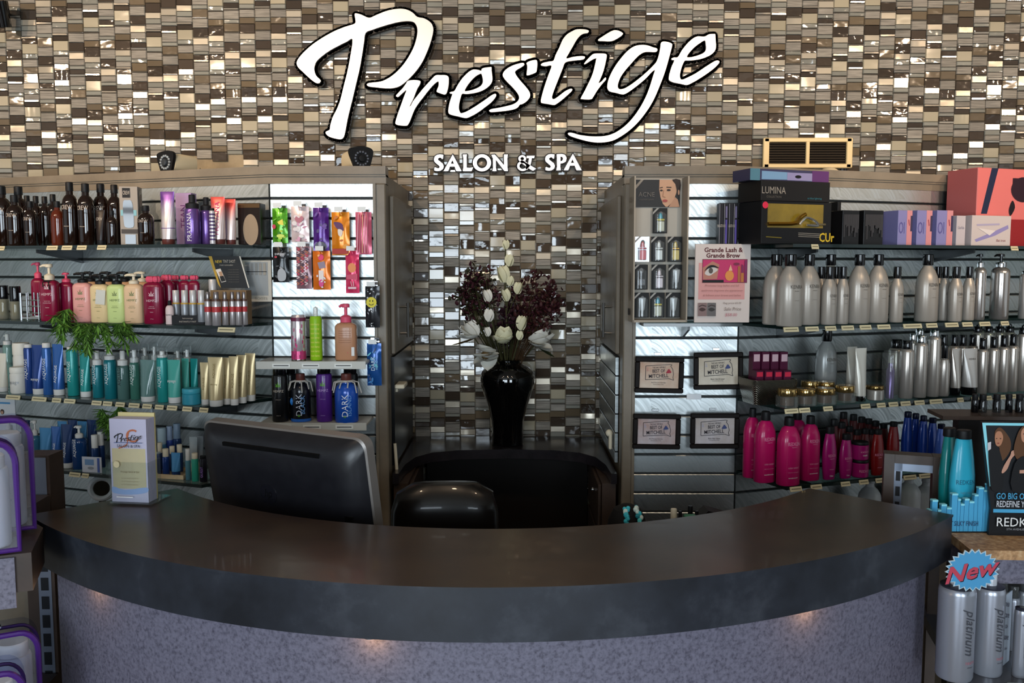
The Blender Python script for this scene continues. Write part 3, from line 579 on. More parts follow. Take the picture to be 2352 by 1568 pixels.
def branch(buds,lab,dy):
    t=thing('magnolia_bud_stem',lab,'flower',mouth,0,'white magnolias in the black vase'); top=P3(*buds[0][:2],dy)
    g=MB(); g.tube(stemp(top),.003,STEM,6)
    for b in buds[1:]:
        p=P3(*b[:2],dy); st=Vector((top.x*.6,top.y*.6,p.z*.6)); g.tube([st,(st+p)/2+Vector((0,0,.005)),p],.002,STEM,6)
    g.build('stem',t)
    for (px,py,r,lean) in buds:
        p=P3(px,py,dy); rr=r*k; g=MB(); 
        for i in range(4):
            a=2*pi*i/4+lean; petal(g,p-Vector((0,0,rr*.9)),(math.cos(a)*.3+lean*.4,math.sin(a)*.3,1),rr*2,rr*.62,PETY if px>1155 else PET,.0)
        g.build('bud',t)
branch([(1120,680,15,-.35),(1124,724,15,.2),(1120,762,11,-.3)],'stem of three white magnolia buds over the cream magnolia, nearest the monitor side',-.05)
branch([(1161,562,11,-.1),(1171,598,14,.1),(1156,630,20,-.3),(1172,645,12,.2),(1163,678,15,-.5),(1190,662,14,.3)],'tallest magnolia stem, rising to the top of the bouquet',-.02)
branch([(1198,742,17,.3),(1194,770,11,.2)],'short stem of two white buds above the shaggy magnolia',-.06)
def spray(cx,cy,rx,ry,lab,n,ms,dy):
    t=thing('filler_spray',lab,'foliage',mouth,0,'burgundy filler in the black vase')
    g=MB(); h=MB()
    for i in range(n):
        a=R.uniform(0,2*pi); q=math.sqrt(R.random()); e=P3(cx+rx*q*math.cos(a),cy+ry*q*math.sin(a),dy+R.uniform(-.05,.05))
        pts=stemp(e); g.tube(pts,.0013,ms[1],4)
        for w in range(15):
            p=e+Vector((R.gauss(0,.016),R.gauss(0,.012),R.gauss(-.012,.02))); d=Vector((R.gauss(0,1),R.gauss(0,1),R.gauss(.4,1)))
            petal(h,p,d,R.uniform(.012,.024),R.uniform(.005,.009),ms[0] if R.random()<.7 else ms[2],.2)
    g.build('stems',t); h.build('leaves',t)
spray(1090,675,44,62,'burgundy and olive filler spray, on the monitor side of the bouquet',34,(BURG,STEM,M('2b2a18',.6)),.0)
spray(1232,690,52,68,'feathery burgundy filler spray, on the plaque side of the bouquet',42,(M('3c1b1c',.6),M('3b2a1a',.6),BURG),.0)
spray(1172,735,26,45,'dark purple leafy filler in the heart of the bouquet',22,(M('2e1620',.5),STEM,M('3a2028',.5)),.03)
# ---------------------------------------------------------------- bottle, tube, jar and box makers (half-width r, height h)
ORD='first second third fourth fifth sixth seventh eighth ninth tenth eleventh twelfth'.split()
def texts(g,st,r,h,ky,a0=0,e=2):
    for s,zf,hf,m,*o in st.get('tx',()):
        opt=o[0] if o else {}
        rr=r*opt.get('r',1); g.wrap(s,zf*h,hf*h,rr,ky,m,opt.get('v',False),opt.get('a',a0),opt.get('w',1.5),opt.get('o',.0),e=e)
def leafmark(g,r,zc,s,ky,m):                     # seven-pointed leaf emblem on a round or squarish body
    for a,l in ((0,1),(38,.85),(-38,.85),(72,.6),(-72,.6)):
        q=math.radians(a); d=(math.sin(q),math.cos(q)); n=(d[1],-d[0]); P=[(0,0),(d[0]*l*.5+n[0]*.09,d[1]*l*.5+n[1]*.09),(d[0]*l,d[1]*l),(d[0]*l*.5-n[0]*.09,d[1]*l*.5-n[1]*.09)]
        g.add([((r+.0006)*math.sin(x*s/r),-(r*ky+.0008)*math.cos(x*s/r),zc+z*s) for x,z in P],[(0,1,2,3)],m,False)
def k_body(t,st,r,h,prof,ky=1,e=2,seg=22,nm='body',txt=True):
    g=MB(); g.lathe([(a*r,b*h) for a,b in prof],st['b'],seg,ky,e)
    if st.get('band'):
        for (z0,z1,m) in st['band']: g.lathe([(r*1.004,z0*h),(r*1.004,z1*h)],m,seg,ky,e)
    if txt: texts(g,st,r,h,ky,0,e)
    if st.get('leaf'): leafmark(g,r,st['leaf'][0]*h,st['leaf'][1]*h,ky,st['leaf'][2])
    return g.build(nm,t)
def k_cap(t,st,r,h,prof,nm='cap',m=None,seg=18,ky=1):
    g=MB(); g.lathe([(a*r,b*h) for a,b in prof],m or st['c'],seg,ky); return g.build(nm,t)
def K_litre(t,r,h,st):                          # sloping shoulders, slim tall cap
    ct=st.get('ct',.84)
    k_body(t,st,r,h,[(0,0),(.93,0),(1,.018),(1,.50),(.97,.58),(.86,.67),(.66,.755),(.40,ct-.02),(.36,ct),(0,ct)],.8)
    k_cap(t,st,r,h,[(0,ct-.002),(.40,ct-.002),(.42,ct+.01),(.42,.99),(.36,1),(0,1)])
def K_slim(t,r,h,st):                           # same family, small size
    ct=st.get('ct',.78)
    k_body(t,st,r,h,[(0,0),(.93,0),(1,.02),(1,.55),(.95,.63),(.78,.71),(.52,ct-.01),(.5,ct),(0,ct)],.85)
    k_cap(t,st,r,h,[(0,ct-.002),(.52,ct-.002),(.54,ct+.01),(.54,.99),(.46,1),(0,1)])
def K_round(t,r,h,st):                          # round shoulders, short cap
    ct=st.get('ct',.84)
    k_body(t,st,r,h,[(0,0),(.94,0),(1,.02),(1,.60),(.97,.66),(.86,.73),(.66,.775),(.46,.80),(.42,ct),(0,ct)],.9)
    k_cap(t,st,r,h,[(0,ct-.002),(.44,ct-.002),(.46,ct+.01),(.44,.99),(.38,1),(0,1)])
def K_cyl(t,r,h,st):                            # straight bottle with a wide cap of nearly body width
    ct=st.get('ct',.86)
    k_body(t,st,r,h,[(0,0),(.96,0),(1,.012),(1,ct-.04),(.94,ct-.01),(.8,ct),(0,ct)])
    k_cap(t,st,r,h,[(0,ct),(.82,ct),(.84,ct+.01),(.84,.985),(.76,1),(0,1)])
def K_can(t,r,h,st):                            # spray can, domed shoulder
    ct=st.get('ct',.84); cw=st.get('cw',.7)
    k_body(t,st,r,h,[(0,0),(.95,0),(1,.01),(1,ct-.05),(.93,ct-.025),(cw+.05,ct),(0,ct)])
    k_cap(t,st,r,h,[(0,ct),(cw,ct),(cw+.02,ct+.01),(cw,.985),(cw*.9,1),(0,1)])
    if st.get('dome'): k_cap(t,st,r,h,[(cw*.5,.99),(cw*.45,1.03),(0,1.05)],'nozzle')
def pumpmesh(m,r,z0,h,L,dirx=-1):
    g=MB(); g.lathe([(0,z0),(r*.50,z0),(r*.52,z0+h*.28),(r*.34,z0+h*.36),(r*.15,z0+h*.40),(r*.15,z0+h*.78),(r*.36,z0+h*.80),(r*.36,z0+h*.97),(r*.25,z0+h),(0,z0+h)],m,16)
    zt=z0+h*.90; g.tube([(0,0,zt),(dirx*L*.7,0,zt),(dirx*L,0,zt-h*.08)],[r*.17,r*.14,r*.10],m,8); return g
def K_pump(t,r,h,st):
    ct=st.get('ct',.74); e=st.get('e',3.2); ky=st.get('ky',.7)
    k_body(t,st,r,h,[(0,0),(.93,0),(1,.02),(1,ct-.10),(.96,ct-.06),(.80,ct-.025),(.46,ct),(0,ct)],ky,e,28)
    if st.get('c'): pumpmesh(st['c'],r,ct*h,(1-ct)*h,r*st.get('L',.95),st.get('dx',-1)).build('pump',t)
def K_mist(t,r,h,st):                           # fine-mist or foam bottle with white actuator and optional clear hood
    ct=st.get('ct',.74)
    k_body(t,st,r,h,[(0,0),(.95,0),(1,.014),(1,ct-.05),(.93,ct-.015),(.8,ct),(0,ct)])
    g=MB(); z=lambda a: (ct+(1-ct)*a)*h
    g.lathe([(0,z(0)),(.82*r,z(0)),(.84*r,z(.34)),(.55*r,z(.40)),(.42*r,z(.44)),(.42*r,z(.95)),(.34*r,z(1)),(0,z(1))],st['c'],16)
    if st.get('noz',1): g.tube([(0,0,z(.82)),(-r*.75,-r*.1,z(.82))],r*.16,st['c'],8)
    g.build('actuator',t)
    if st.get('hood'): k_cap(t,st,r,h,[(.93,ct-.01),(.93,1.06),(.85,1.08),(0,1.085)],'clear_overcap',PLAS)
def K_tube(t,r,h,st):                           # squeeze tube standing on its cap
    cb=st.get('cb',.13); w=st.get('flare',1.0)
    g=MB(); g.loft([(r*.86,r*.86,cb*h),(r*.88,r*.86,cb*h*1.1),(r*.92,r*.7,h*.42),(r*.96*w,r*.36,h*.74),(r*w,r*.07,h*.93),(r*w,r*.05,h)],st['b'],22)
    if st.get('top'): g.loft([(r*w*1.003,r*.085,h*.93),(r*w*1.003,r*.07,h*1.001)],st['top'],22)
    if st.get('band'):
        for z0,z1,m in st['band']: g.loft([(r*.94,r*.80,z0*h),(r*.94,r*.74,z1*h)],m,22)
    for s,zf,hf,m,*o in st.get('tx',()):
        opt=o[0] if o else {}; yy=lambda z: -r*(.9-.83*max(0,(z/h-cb)/(1-cb)))-.0015
        vs,fs,w_=glyphs(s); k=hf*h; L=w_*k
        if opt.get('v'): out=[(-b*k,yy(zf*h+a*k)*(1-(b*k/r)**2)**.5-.001,zf*h+a*k) for a,b in vs]
        else:
            k2=min(k,r*1.3/w_); out=[(a*k2,yy(zf*h+b*k)-.0005,zf*h+b*k) for a,b in vs]
        g.add(out,fs,m,False)
    g.build('body',t)
    k_cap(t,st,r,h,[(0,0),(.80,0),(.83,.008),(.86,cb*.96),(.8,cb),(0,cb)])
def K_jar(t,r,h,st):
    ct=st.get('ct',.66); k_body(t,st,r,h,[(0,0),(.9,0),(1,.05),(1,ct-.06),(.9,ct),(0,ct)],1,st.get('e',2),24)
    k_cap(t,st,r,h,[(0,ct),(.97,ct),(1,ct+.03),(1,.95),(.94,1),(0,1)],'lid',seg=24)
    if st.get('cream'): k_cap(t,st,r,h,[(0,.12),(.72,.12),(.74,ct*.9),(0,ct*.9)],'cream',st['cream'])
def K_hip(t,r,h,st):                            # oblong bottle tapering to a wide black cap
    ct=st.get('ct',.89)
    k_body(t,st,r,h,[(0,0),(.74,0),(.80,.012),(.93,.22),(1,.42),(.97,.54),(.84,.70),(.62,ct-.01),(.55,ct),(0,ct)],.55,2.4,26)
    k_cap(t,st,r,h,[(0,ct-.002),(.55,ct-.002),(.58,ct+.01),(.57,.99),(.5,1),(0,1)],ky=.8)
def K_big(t,r,h,st):                            # litre bottle with angular shoulders
    ct=st.get('ct',.87)
    k_body(t,st,r,h,[(0,0),(.95,0),(1,.015),(1,.58),(.985,.66),(.9,.73),(.62,ct-.035),(.4,ct-.01),(.36,ct),(0,ct)],.75,2.5,26)
    k_cap(t,st,r,h,[(0,ct-.002),(.40,ct-.002),(.42,ct+.01),(.40,.99),(.34,1),(0,1)])
def bow(t,r,z,m,n=4):                           # ribbon tied round the neck
    g=MB(); g.tube([(r*.55*math.cos(a),r*.55*math.sin(a),z) for a in [2*pi*i/16 for i in range(16)]],r*.10,m,6,True)
    for k in range(n):
        a=-pi/2+(k-(n-1)/2)*.6; x=r*.6*math.cos(a); y=r*.6*math.sin(a); L=R.uniform(.5,1.1)*r
        g.tube([(x,y,z),(x*1.7,y*1.5,z-.1*r),(x*2.0+R.uniform(-.1,.1)*r,y*1.55,z-L)],r*.06,m,5)
    return g.build('ribbon',t)
KN={'litre':('shampoo_bottle','bottle',K_litre),'slim':('shampoo_bottle','bottle',K_slim),'round':('shampoo_bottle','bottle',K_round),'cyl':('lotion_bottle','bottle',K_cyl),'can':('spray_can','spray can',K_can),
 'pump':('pump_bottle','bottle',K_pump),'mist':('mist_bottle','bottle',K_mist),'tube':('squeeze_tube','tube',K_tube),'jar':('cream_jar','jar',K_jar),'hip':('shampoo_bottle','bottle',K_hip),'big':('shampoo_bottle','bottle',K_big)}
SH={}
for i in (1,2,3,4): SH['L%d'%i]=(AL,UL,NL,DS,SZ[i],(-.12,0,-.25,-.2)[i-1]); SH['R%d'%i]=(AR,UR,NR,DS,SZ[i],TH)
SH['A1']=(Vector((-.68,3.077,0)),Vector((1,0,0)),Vector((0,-1,0)),.15,1.3171,0); SH['A2']=(Vector((-.68,3.077,0)),Vector((1,0,0)),Vector((0,-1,0)),.15,1.1071,0)
SH['L5']=(AL,UL,NL,.27,.6605,-TH); SH['R5']=(AR,UR,NR,.27,.6605,TH); SH['F2']=(Vector((.43,3.1,0)),Vector((1,0,0)),Vector((0,-1,0)),.16,1.447,0)
def spot(sh,px,d,w=0,top=None,dz=0):
    A,u,n,D,z,rz=SH[sh]; z+=dz; p=onl(A,u,n,D-d,px,z); r=w/2*depth(p.y,z)/F; h=(zat(top,p.y)-z) if top is not None else 0
    return Vector((p.x,p.y,z)),r,h,rz
REG=[]
def put(kind,sh,px,top,w,d,st,lab,group=None,rz=None,dz=0,name=None,cat=None):
    nm,ct,fn=KN[kind]; D=SH[sh][3]; best=None; kk_=.86 if kind in ('big','hip','litre','pump','slim') else .98
    for i in range(41):                                  # slide along the line of sight until it clears its neighbours
        dd=d+(i+1)//2*.006*(-1 if i%2 else 1)
        p,r,h,q=spot(sh,px,dd,w,top,dz)
        if i and not (r*.6<dd<D-.022-r*(.8 if kk_<.9 else 1)): continue
        ov=sum(max(0,(r+b[1])*min(kk_,b[2])+.0012-(p-b[0]).length) for b in REG if abs(b[3]-SH[sh][4])<.02)
        if best is None or ov<best[0]-1e-6: best=(ov,p,r,h,q)
        if ov<=0: break
    ov,p,r,h,q=best; REG.append((p,r,kk_,SH[sh][4]))
    t=thing(name or nm,lab,cat or ct,p,q if rz is None else rz,group); fn(t,r,h,st); return t,r,h
def S(b,c,**k): return dict(b=b,c=c,**k)
# ================================================================ wall unit by the monitor, top shelf: amber bottles
AMB=M('180b06',.08,coat=.8); AMBR=M('54200f',.12,coat=.6); LBLT=M('b9ada0',.6)
crew=lambda t=1: S(AMB,BLK,ct=.86,tx=(('CREW',.60,.07,LBLT),('shampoo',.30,.025,LBLT)) if t else ())
G1='amber bottles on the top shelf'
for k,(kd,px,top,w,d,t,lab) in enumerate([
 ('round',9,427,42,.07,1,'amber bottle at the outer end of the top shelf, cut by the photo edge'),('round',38,448,38,.045,1,'amber bottle with small pale label, second along the front row of the top shelf'),
 ('round',48,428,40,.14,0,'tall amber bottle standing behind the second front bottle of the top shelf'),('round',73,462,30,.04,1,'short amber bottle in front, between two taller rows on the top shelf'),
 ('round',67,449,27,.16,0,'amber bottle with low cap, half hidden behind the short front one'),('round',87,450,27,.13,0,'narrow dark bottle, first of the three slim ones in the back row'),('round',107,451,27,.14,0,'narrow dark bottle, second of the three slim ones in the back row'),
 ('round',126,446,28,.11,0,'narrow dark bottle, third of the three slim ones, behind the reddish bottle'),
 ('round',165,418,36,.06,1,'tallest amber bottle with large pale lettering, just inside the reddish bottle'),('round',201,421,37,.09,1,'tall amber bottle with pale lettering, middle of the three tall ones'),('round',236,422,38,.12,1,'tall amber bottle standing behind the small dark squeeze tube'),
 ('round',267,424,34,.13,0,'tall amber bottle standing next to the grey boxed gift set'),('round',259,483,25,.035,0,'small dark bottle in front of the tall ones, next to the grey boxed gift set'),('round',337,472,37,.05,1,'short amber bottle on the inner side of the grey boxed gift set')]):
    put(kd,'L1',px,top,w,d,crew(t),lab,G1)
put('round','L1',135,462,30,.035,S(AMBR,BLK,ct=.86),'short reddish brown bottle at the front of the top shelf')
put('tube','L1',233,482,22,.04,S(M('1c100c',.3),BLK,tx=(('CREW',.74,.09,LBLT),)),'small dark squeeze tube standing before the tall amber bottles')
# boxed gift set with a bottle window and a man's portrait
p,r,h,q=spot('L1',299,.06,40,428); t=thing('gift_box','grey boxed gift set with a bottle picture and a portrait on its side','box',p,q+.28)
g=MB(); bx=M('9b9288',.55); D_=.06; g.box((0,D_/2,h/2),(r*2,D_,h),bx,bev=.001)
c=Card(g,1140,190,1315,750,r*2,h); c.rect(1170,205,1245,298,MBLK); c.text('CREW',1208,250,38,LBLT,66); c.rect(1150,415,1300,470,M('7fb4bd',.5)); c.poly(smooth([(1180,330),(1215,322),(1255,330),(1270,420),(1272,520),(1262,580),(1190,580),(1176,520),(1172,420)],3),AMB); c.rect(1150,600,1310,640,M('4a4542',.6)); c.rect(1185,650,1285,742,AMB); g.build('carton',t)
g=MB(); c=Card(g,0,0,100,560,D_,h); sk=M('8d7f75',.6); c.poly(smooth([(20,150),(30,70),(55,50),(80,75),(78,140),(60,190),(45,200)],4),sk); c.poly(smooth([(18,120),(16,60),(50,25),(88,55),(84,100),(70,70),(40,75),(28,110)],4),BLK); c.poly([(5,240),(40,180),(65,190),(98,250),(98,300),(5,300)],M('3a3633',.6)); o=g.build('portrait',t); o.location=(r+.0005,D_/2,0); o.rotation_euler=(0,0,pi/2)
# silver purple and pink hair tubes
SLV=M('cfc6c2',.22,.6); PUR=M('7a4f9a',.3,.4); PINK=M('e0559a',.35,.2); RBR=M('5b2f2a',.35); PURB=M('6a4c93',.22,.5,coat=.5)
def ombre(name,a,b):
    m,n=raw(name); tc=n.new('ShaderNodeTexCoord'); s=n.new('ShaderNodeSeparateXYZ'); n.l(tc.outputs['Generated'],s.inputs[0]); r_=ramp(n,[(.45,b),(.85,a)]); n.l(s.outputs[2],r_.inputs[0]); n.l(r_.outputs[0],n.b.inputs['Base Color']); n.b.inputs['Roughness'].default_value=.25; n.b.inputs['Metallic'].default_value=.45; return m
OP=ombre('purple_to_silver_print','6b3f8c','d9cfd0'); OK_=ombre('orange_pink_to_silver_print','e4584e','e6d3cf')
put('tube','L1',388,440,34,.07,S(OP,RBR,cb=.10,band=((.30,.315,PUR),)),'silver squeeze tube with violet top, nearest the short amber bottle')
put('tube','L1',503,452,34,.08,S(OK_,RBR,cb=.10,tx=(('PRAVANA',.55,.11,M('d0417a',.4),{'v':1}),)),'wide pink topped squeeze tube, in front of the second pink tube')
put('tube','L1',531,457,26,.11,S(OK_,RBR,cb=.10),'narrower pink topped squeeze tube, next to the dark brush carton')
put('mist','L1',444,447,35,.06,S(PURB,MBLK,ct=.72,noz=0,tx=(('PRAVANA',.35,.09,WINK,{'v':1}),)),'violet metallic mist bottle with black collar, front of the pair')
put('mist','L1',476,453,30,.10,S(PURB,MBLK,ct=.72,noz=0),'violet metallic mist bottle half hidden behind the zigzag can')
put('cyl','L1',489,478,13,.05,S(M('d8d2d4',.25,.4),MBLK,ct=.93,band=[(z/10,z/10+.05,M('4d3a66',.3)) for z in range(1,9)]),'slim silver can with violet stripes before the pink tubes')
p,r,h,q=spot('L1',424,.17,32,443); t=thing('product_box','lavender carton with sideways lettering behind the violet mist bottles','box',p,q); g=MB(); g.box((0,.02,h/2),(r*2.4,.04,h),M('a58bb5',.5),bev=.001); g.text('TEAN',(0,-.0006,h*.55),r*.9,M('6a2b78',.5),(0,0,1),(-1,0,0)); g.build('carton',t)
p,r,h,q=spot('L1',572,.165,54,466); t=thing('hairbrush_pack','dark carton with an oval tan window at the inner end of the top shelf','box',p,-.1); g=MB(); g.box((0,.03,h/2),(r*2,.05,h),M('241a17',.25,coat=.4),bev=.002); c=Card(g,745,340,970,700,r*2,h,.005); c.ell(872,570,75,135,M('a08a72',.35)); c.rect(750,345,965,380,M('6b5238',.25,.5)); g.build('carton',t)
# ---------------------------------------------------------------- second shelf: crimson and pastel pumps
CRI=M('7d0f33',.25,coat=.4); PNK=M('d9526f',.4); G2='pump bottles on the second shelf'
def hem(b,c,tm,**k): return S(b,c,leaf=(.56,.11,tm),tx=(('HEMPZ',.47,.045,tm),('herbal body',.35,.02,tm,{'w':1.0}),('moisturizer',.32,.02,tm,{'w':1.0}),('lotion',.24,.02,tm,{'w':.5}),('17 fl oz',.1,.016,tm,{'w':.6})),**k)
WP=M('d9b9bf',.5); GRN=M('6d7a4c',.5)
put('pump','L2',92,602,30,.12,S(CRI,PNK,ct=.72),'crimson bottle with raised pink pump, behind the ribboned crimson one',G2)
t,r,h=put('pump','L2',118,606,42,.045,hem(CRI,CRM,WP,ct=.72),'crimson bottle with cream pump and black neck ribbon',G2); bow(t,r,h*.70,BLK,2)
t,r,h=put('pump','L2',156,626,36,.09,S(CRI,PNK,ct=.80,L=.5),'crimson bottle with pink top, between the ribboned one and the pink lotion',G2)
for px,top,b,c,lab in ((194,626,'dc9c94',BLK,'salmon pink lotion bottle with black pump'),(234,630,'dcc394',BLK,'cream lotion bottle with a paper tag on its shoulder'),(272,630,'c4d58c',BLK,'pale green lotion bottle with black pump'),(311,629,'e0bd97',CRM,'peach lotion bottle with cream pump')):
    t,r,h=put('pump','L2',px,top,43,.045,hem(M(b,.35,coat=.2),c,GRN,ct=.80),lab,G2)
    if px==234: g=MB(); g.box((r*.3,-r*.75,h*.53),(r*1.0,.001,h*.30),M('c9c9c2',.5),Matrix.Rotation(.1,3,'Y')); g.build('paper_tag',t)
for i,(px,c) in enumerate(((212,BLK),(252,BLK),(291,BLK),(331,CRM))):
    put('pump','L2',px,624,40,.15,S(M('cda27c',.4),c,ct=.80),['peach bottle with black pump, in the back row between salmon and cream lotions','peach bottle with black pump, in the back row between cream and green lotions','peach bottle with black pump, in the back row between green and peach lotions','peach bottle with cream pump, in the back row by the pink-bowed crimson bottle'][i],G2)
t,r,h=put('pump','L2',356,630,45,.05,hem(CRI,None,WP,ct=.84),'big crimson bottle with a ruffled pink bow',G2); pm=t
g=MB()
for i in range(7): a=2*pi*i/7; g.ball((r*.5*math.cos(a),r*.3*math.sin(a),h*.90),r*.32,PNK,8,5,(1,1,1.1))
g.build('bow',t)
for i,px in enumerate((386,405,427,449)):
    t,r,h=put('pump','L2',px,626,34 if i==0 else 27,.10 if i==0 else .16,S(CRI,None,ct=.84),['crimson bottle with pink bow, right behind the small white-pink tube','crimson bottle with pink bow, first of three above the white cylinders','crimson bottle with pink bow, second of three above the white cylinders','crimson bottle with pink bow, third of three above the white cylinders'][i],G2)
    g=MB()
    for j in range(5): a=2*pi*j/5; g.ball((r*.42*math.cos(a),r*.3*math.sin(a),h*.90),r*.36,PNK,8,5,(1,1,1.2))
    g.build('bow',t)
put('round','L2',391,690,19,.035,S(M('e0c9c6',.4),MBLK,ct=.8,tx=(('HEMPZ',.4,.06,INK),)),'small pale pink bottle by the black display tray')
# glass jars, wire rack
GJ=clear('smoked_clear_glass','b9b7a4',.72)
put('jar','L2',10,655,24,.06,S(GJ,GBLK,ct=.6,cream=M('8d8a72',.3)),'clear square bottle with black cap at the outer end of the second shelf',name='glass_bottle',cat='bottle')
put('jar','L2',38,657,24,.06,S(GJ,GBLK,ct=.55,cream=M('9a967c',.3)),'clear bottle with black cap beside the chrome wire rack',name='glass_bottle',cat='bottle')
p,r,h,q=spot('L2',78,.06,42,672); t=thing('wire_rack','chrome wire rack between the clear bottles and the crimson bottles','rack',p,q); g=MB()
for x in (-r,-r*.35,r*.9):
    g.tube([(x,-.02,0),(x,-.02,h)],.003 if x>-r else .005,CHR,8); g.tube([(x,.03,0),(x,.03,h)],.003,CHR,8)
for z in (.25,.5,.72): 
    g.tube([(-r,-.02,h*z),(r,-.02,h*z)],.0015,CHR,6); g.tube([(-r,.03,h*z),(r,.03,h*z)],.0015,CHR,6)
g.box((0,.005,h*.09),(r*2,.055,h*.16),CHR,bev=.004); g.build('wire_frame',t)
# tinted dry shampoo display: black tray, cylinders, small cans, header card
p,r,h,q=spot('L2',432,.035,74,724); t=thing('display_tray','black display tray under the white capped cylinders','tray',p,q); g=MB(); rr=r
g.box((0,.035,.004),(2*r,.07,.008),MBLK); g.box((0,.001,h/2),(2*r,.003,h),MBLK); g.box((0,.068,h*.8),(2*r,.003,h*1.6),MBLK)
for s_ in (-1,1): g.box((s_*(r-.0015),.035,h/2),(.003,.066,h),MBLK)
c=Card(g,0,0,100,30,2*r,h,-.001); c.text('haircoverage',50,10,6,LBLT,70); c.text('INSTANTLY FAST',50,20,5,LBLT,70); g.build('tray',t)
WC=M('c9c6c4',.3,.2); GB=M('8f9297',.3,.3); YB=M('c59a3a',.4)
for i,px in enumerate((406,426,445,464)):
    put('cyl','L2',px,666,18,.055,S(GB,WC,ct=.60,band=((.555,.60,YB),)),f'white capped cylinder with gold ring, {ORD[i]} of the row in the black tray','cylinders in the black tray',dz=.009,name='powder_canister',cat='canister')
put('cyl','L2',491,641,21,.15,S(GB,WC,ct=.60,band=((.555,.60,YB),)),'white capped cylinder standing alone behind the small red banded cans',name='powder_canister',cat='canister')
RB=M('b5373a',.4)
for i,(px,w,d) in enumerate(((479,16,.04),(498,20,.035),(518,15,.06),(535,14,.075),(549,14,.085),(562,14,.095))):
    put('can','L2',px,670,w,d,S(M('b9b3b3',.25,.6),M('8f8786',.2,.7),ct=.78,cw=.6,band=((.40,.56,RB),(.72,.78,M('5a3c30',.3)))),f'small silver can with red band, {ORD[i]} from the black tray','small red banded cans')
p,r,h,q=spot('L2',532,.135,92,666); t=thing('carton_stand','brown card display back behind the small red banded cans','display stand',p,q*.5); g=MB(); g.box((0,0,h/2),(2*r,.004,h),M('8a6f4e',.7)); g.box((r,-.03,h*.5),(.004,.06,h),M('8a6f4e',.7)); g.build('backing',t)
p,r,h,q=spot('L2',528,.150,70,587); zc=zat(660,p.y); t=thing('header_card','tilted black card for new tint with yellow edge, above the small cans','card',(p.x,p.y,zc-.002),0); h2=zat(587,p.y)-zc
g=MB(); ps=[(545,810),(820,810),(895,1095),(650,1095)]; k=depth(p.y,1.5)/F/3.92; f2=lambda x,y,d: Vector(((x-720)*k,-d,(1095-y)*k)); 
g.prism(ps,f2,-.004,0,BLK,sm=False); f3=lambda x,y: f2(x,y,.0008); g.poly([(545,810),(575,810),(650,1095),(625,1060)],f3,M('b8912e',.5)); g.poly([(820,810),(832,812),(905,1090),(895,1095)],f3,M('cfc9bd',.5)); g.poly([(605,930),(650,920),(698,1035),(655,1045)],f3,M('d8cfc4',.5)); g.poly([(632,950),(660,945),(672,985),(645,990)],lambda x,y:f2(x,y,.0014),M('b08a6c',.6)); g.poly([(640,990),(675,985),(695,1030),(655,1040)],lambda x,y:f2(x,y,.0014),DINK)
g.text('NEW',f2(635,858,.0014),26*k,M('d8b13a',.5),maxw=60*k); g.text('TINT SHOT',f2(730,856,.0014),26*k,LBLT,maxw=110*k); g.text('root concealer',f2(705,888,.0014),14*k,LBLT)
for i in range(6): g.text('covers grey roots in seconds',f2(765,930+i*22,.0014),9*k,M('6f6a60',.6),maxw=95*k)
g.build('card',t); 
p,r,h,q=spot('L2',596,.255,66,598); zc=zat(692,p.y); t=thing('roots_card','grey card showing five tinted strands, leaning by the sachet wall','card',(p.x,p.y-.02,zc),0); h=zat(598,p.y)-zc; g=MB(); g.box((0,.004,h/2),(2*r,.005,h),M('b9b4a8',.5)); c=Card(g,830,855,1095,1225,2*r,h,.0012); c.rect(855,870,1065,1170,M('8f9496',.5))
for i in range(5): c.rect(872+i*38,880,896+i*38,985,M(['6f7478','7b7f80','848582','8c8a84','979288'][i],.6))
c.line([(870,955),(1055,955)],6,DINK); c.text('ROOTS',1000,1197,24,M('8d897f',.6)); g.build('card',t)
# fern hanging over the second shelf, another sprig behind the brochures
def fern(name,lab,pts,n,spread,loc):
    t=thing(name,lab,'plant',loc); g=MB(); h=MB(); ms=[M('5f8a35',.6),M('76a545',.6),M('486b2b',.6)]
    for (a,b) in pts:
        for k in range(n):
            e=b+Vector((R.gauss(0,spread),R.gauss(0,.012),R.gauss(0,spread*.6))); ln=smooth([a,(a+e)/2+Vector((0,-.02,.015)),e],5,False); g.tube(ln,.0012,ms[2],4)
            for i,p in enumerate(ln[1:]):
                for s_ in (-1,0,1): 
                    L=R.uniform(.026,.046)
                    petal(h,p,Vector((s_*.55+R.uniform(-.3,.3),R.uniform(-.5,.1),R.uniform(-1.5,.0))),L,.0030,R.choice(ms),.1)
    g.build('stems',t); h.build('leaflets',t)
def fp(px,py,z=SZ[2],off=.0): return onl(AL,UL,NL,DS+.012+off,px,zat(py,2.95))*Vector((1,1,0))+Vector((0,0,zat(py,2.95)))
def fpp(px,py,off=.012,A=AL,u=UL,n=NL):
    p=onl(A,u,n,DS+off,px,1.4); p.z=zat(py,p.y); return p
o=fpp(215,742); fern('artificial_fern','green artificial fern trailing over the second shelf edge above the teal bottles',[(fpp(a,b)-o,fpp(c,d,.03)-o) for a,b,c,d in ((150,740,152,718),(160,738,140,772),(200,742,175,788),(215,742,210,800),(245,742,250,780),(270,744,285,775),(290,744,300,760),(180,742,195,778))],3,.022,o)
o=fpp(262,990,-.1); fern('artificial_fern','small light green fern sprig behind the brochure holder',[(Vector((0,0,-.02)),fpp(268,930,-.1)-o),(Vector((0,0,-.02)),fpp(240,948,-.1)-o),(Vector((0,0,-.02)),fpp(214,942,-.1)-o),(Vector((0,0,-.03)),fpp(228,960,-.1)-o)],2,.008,o)
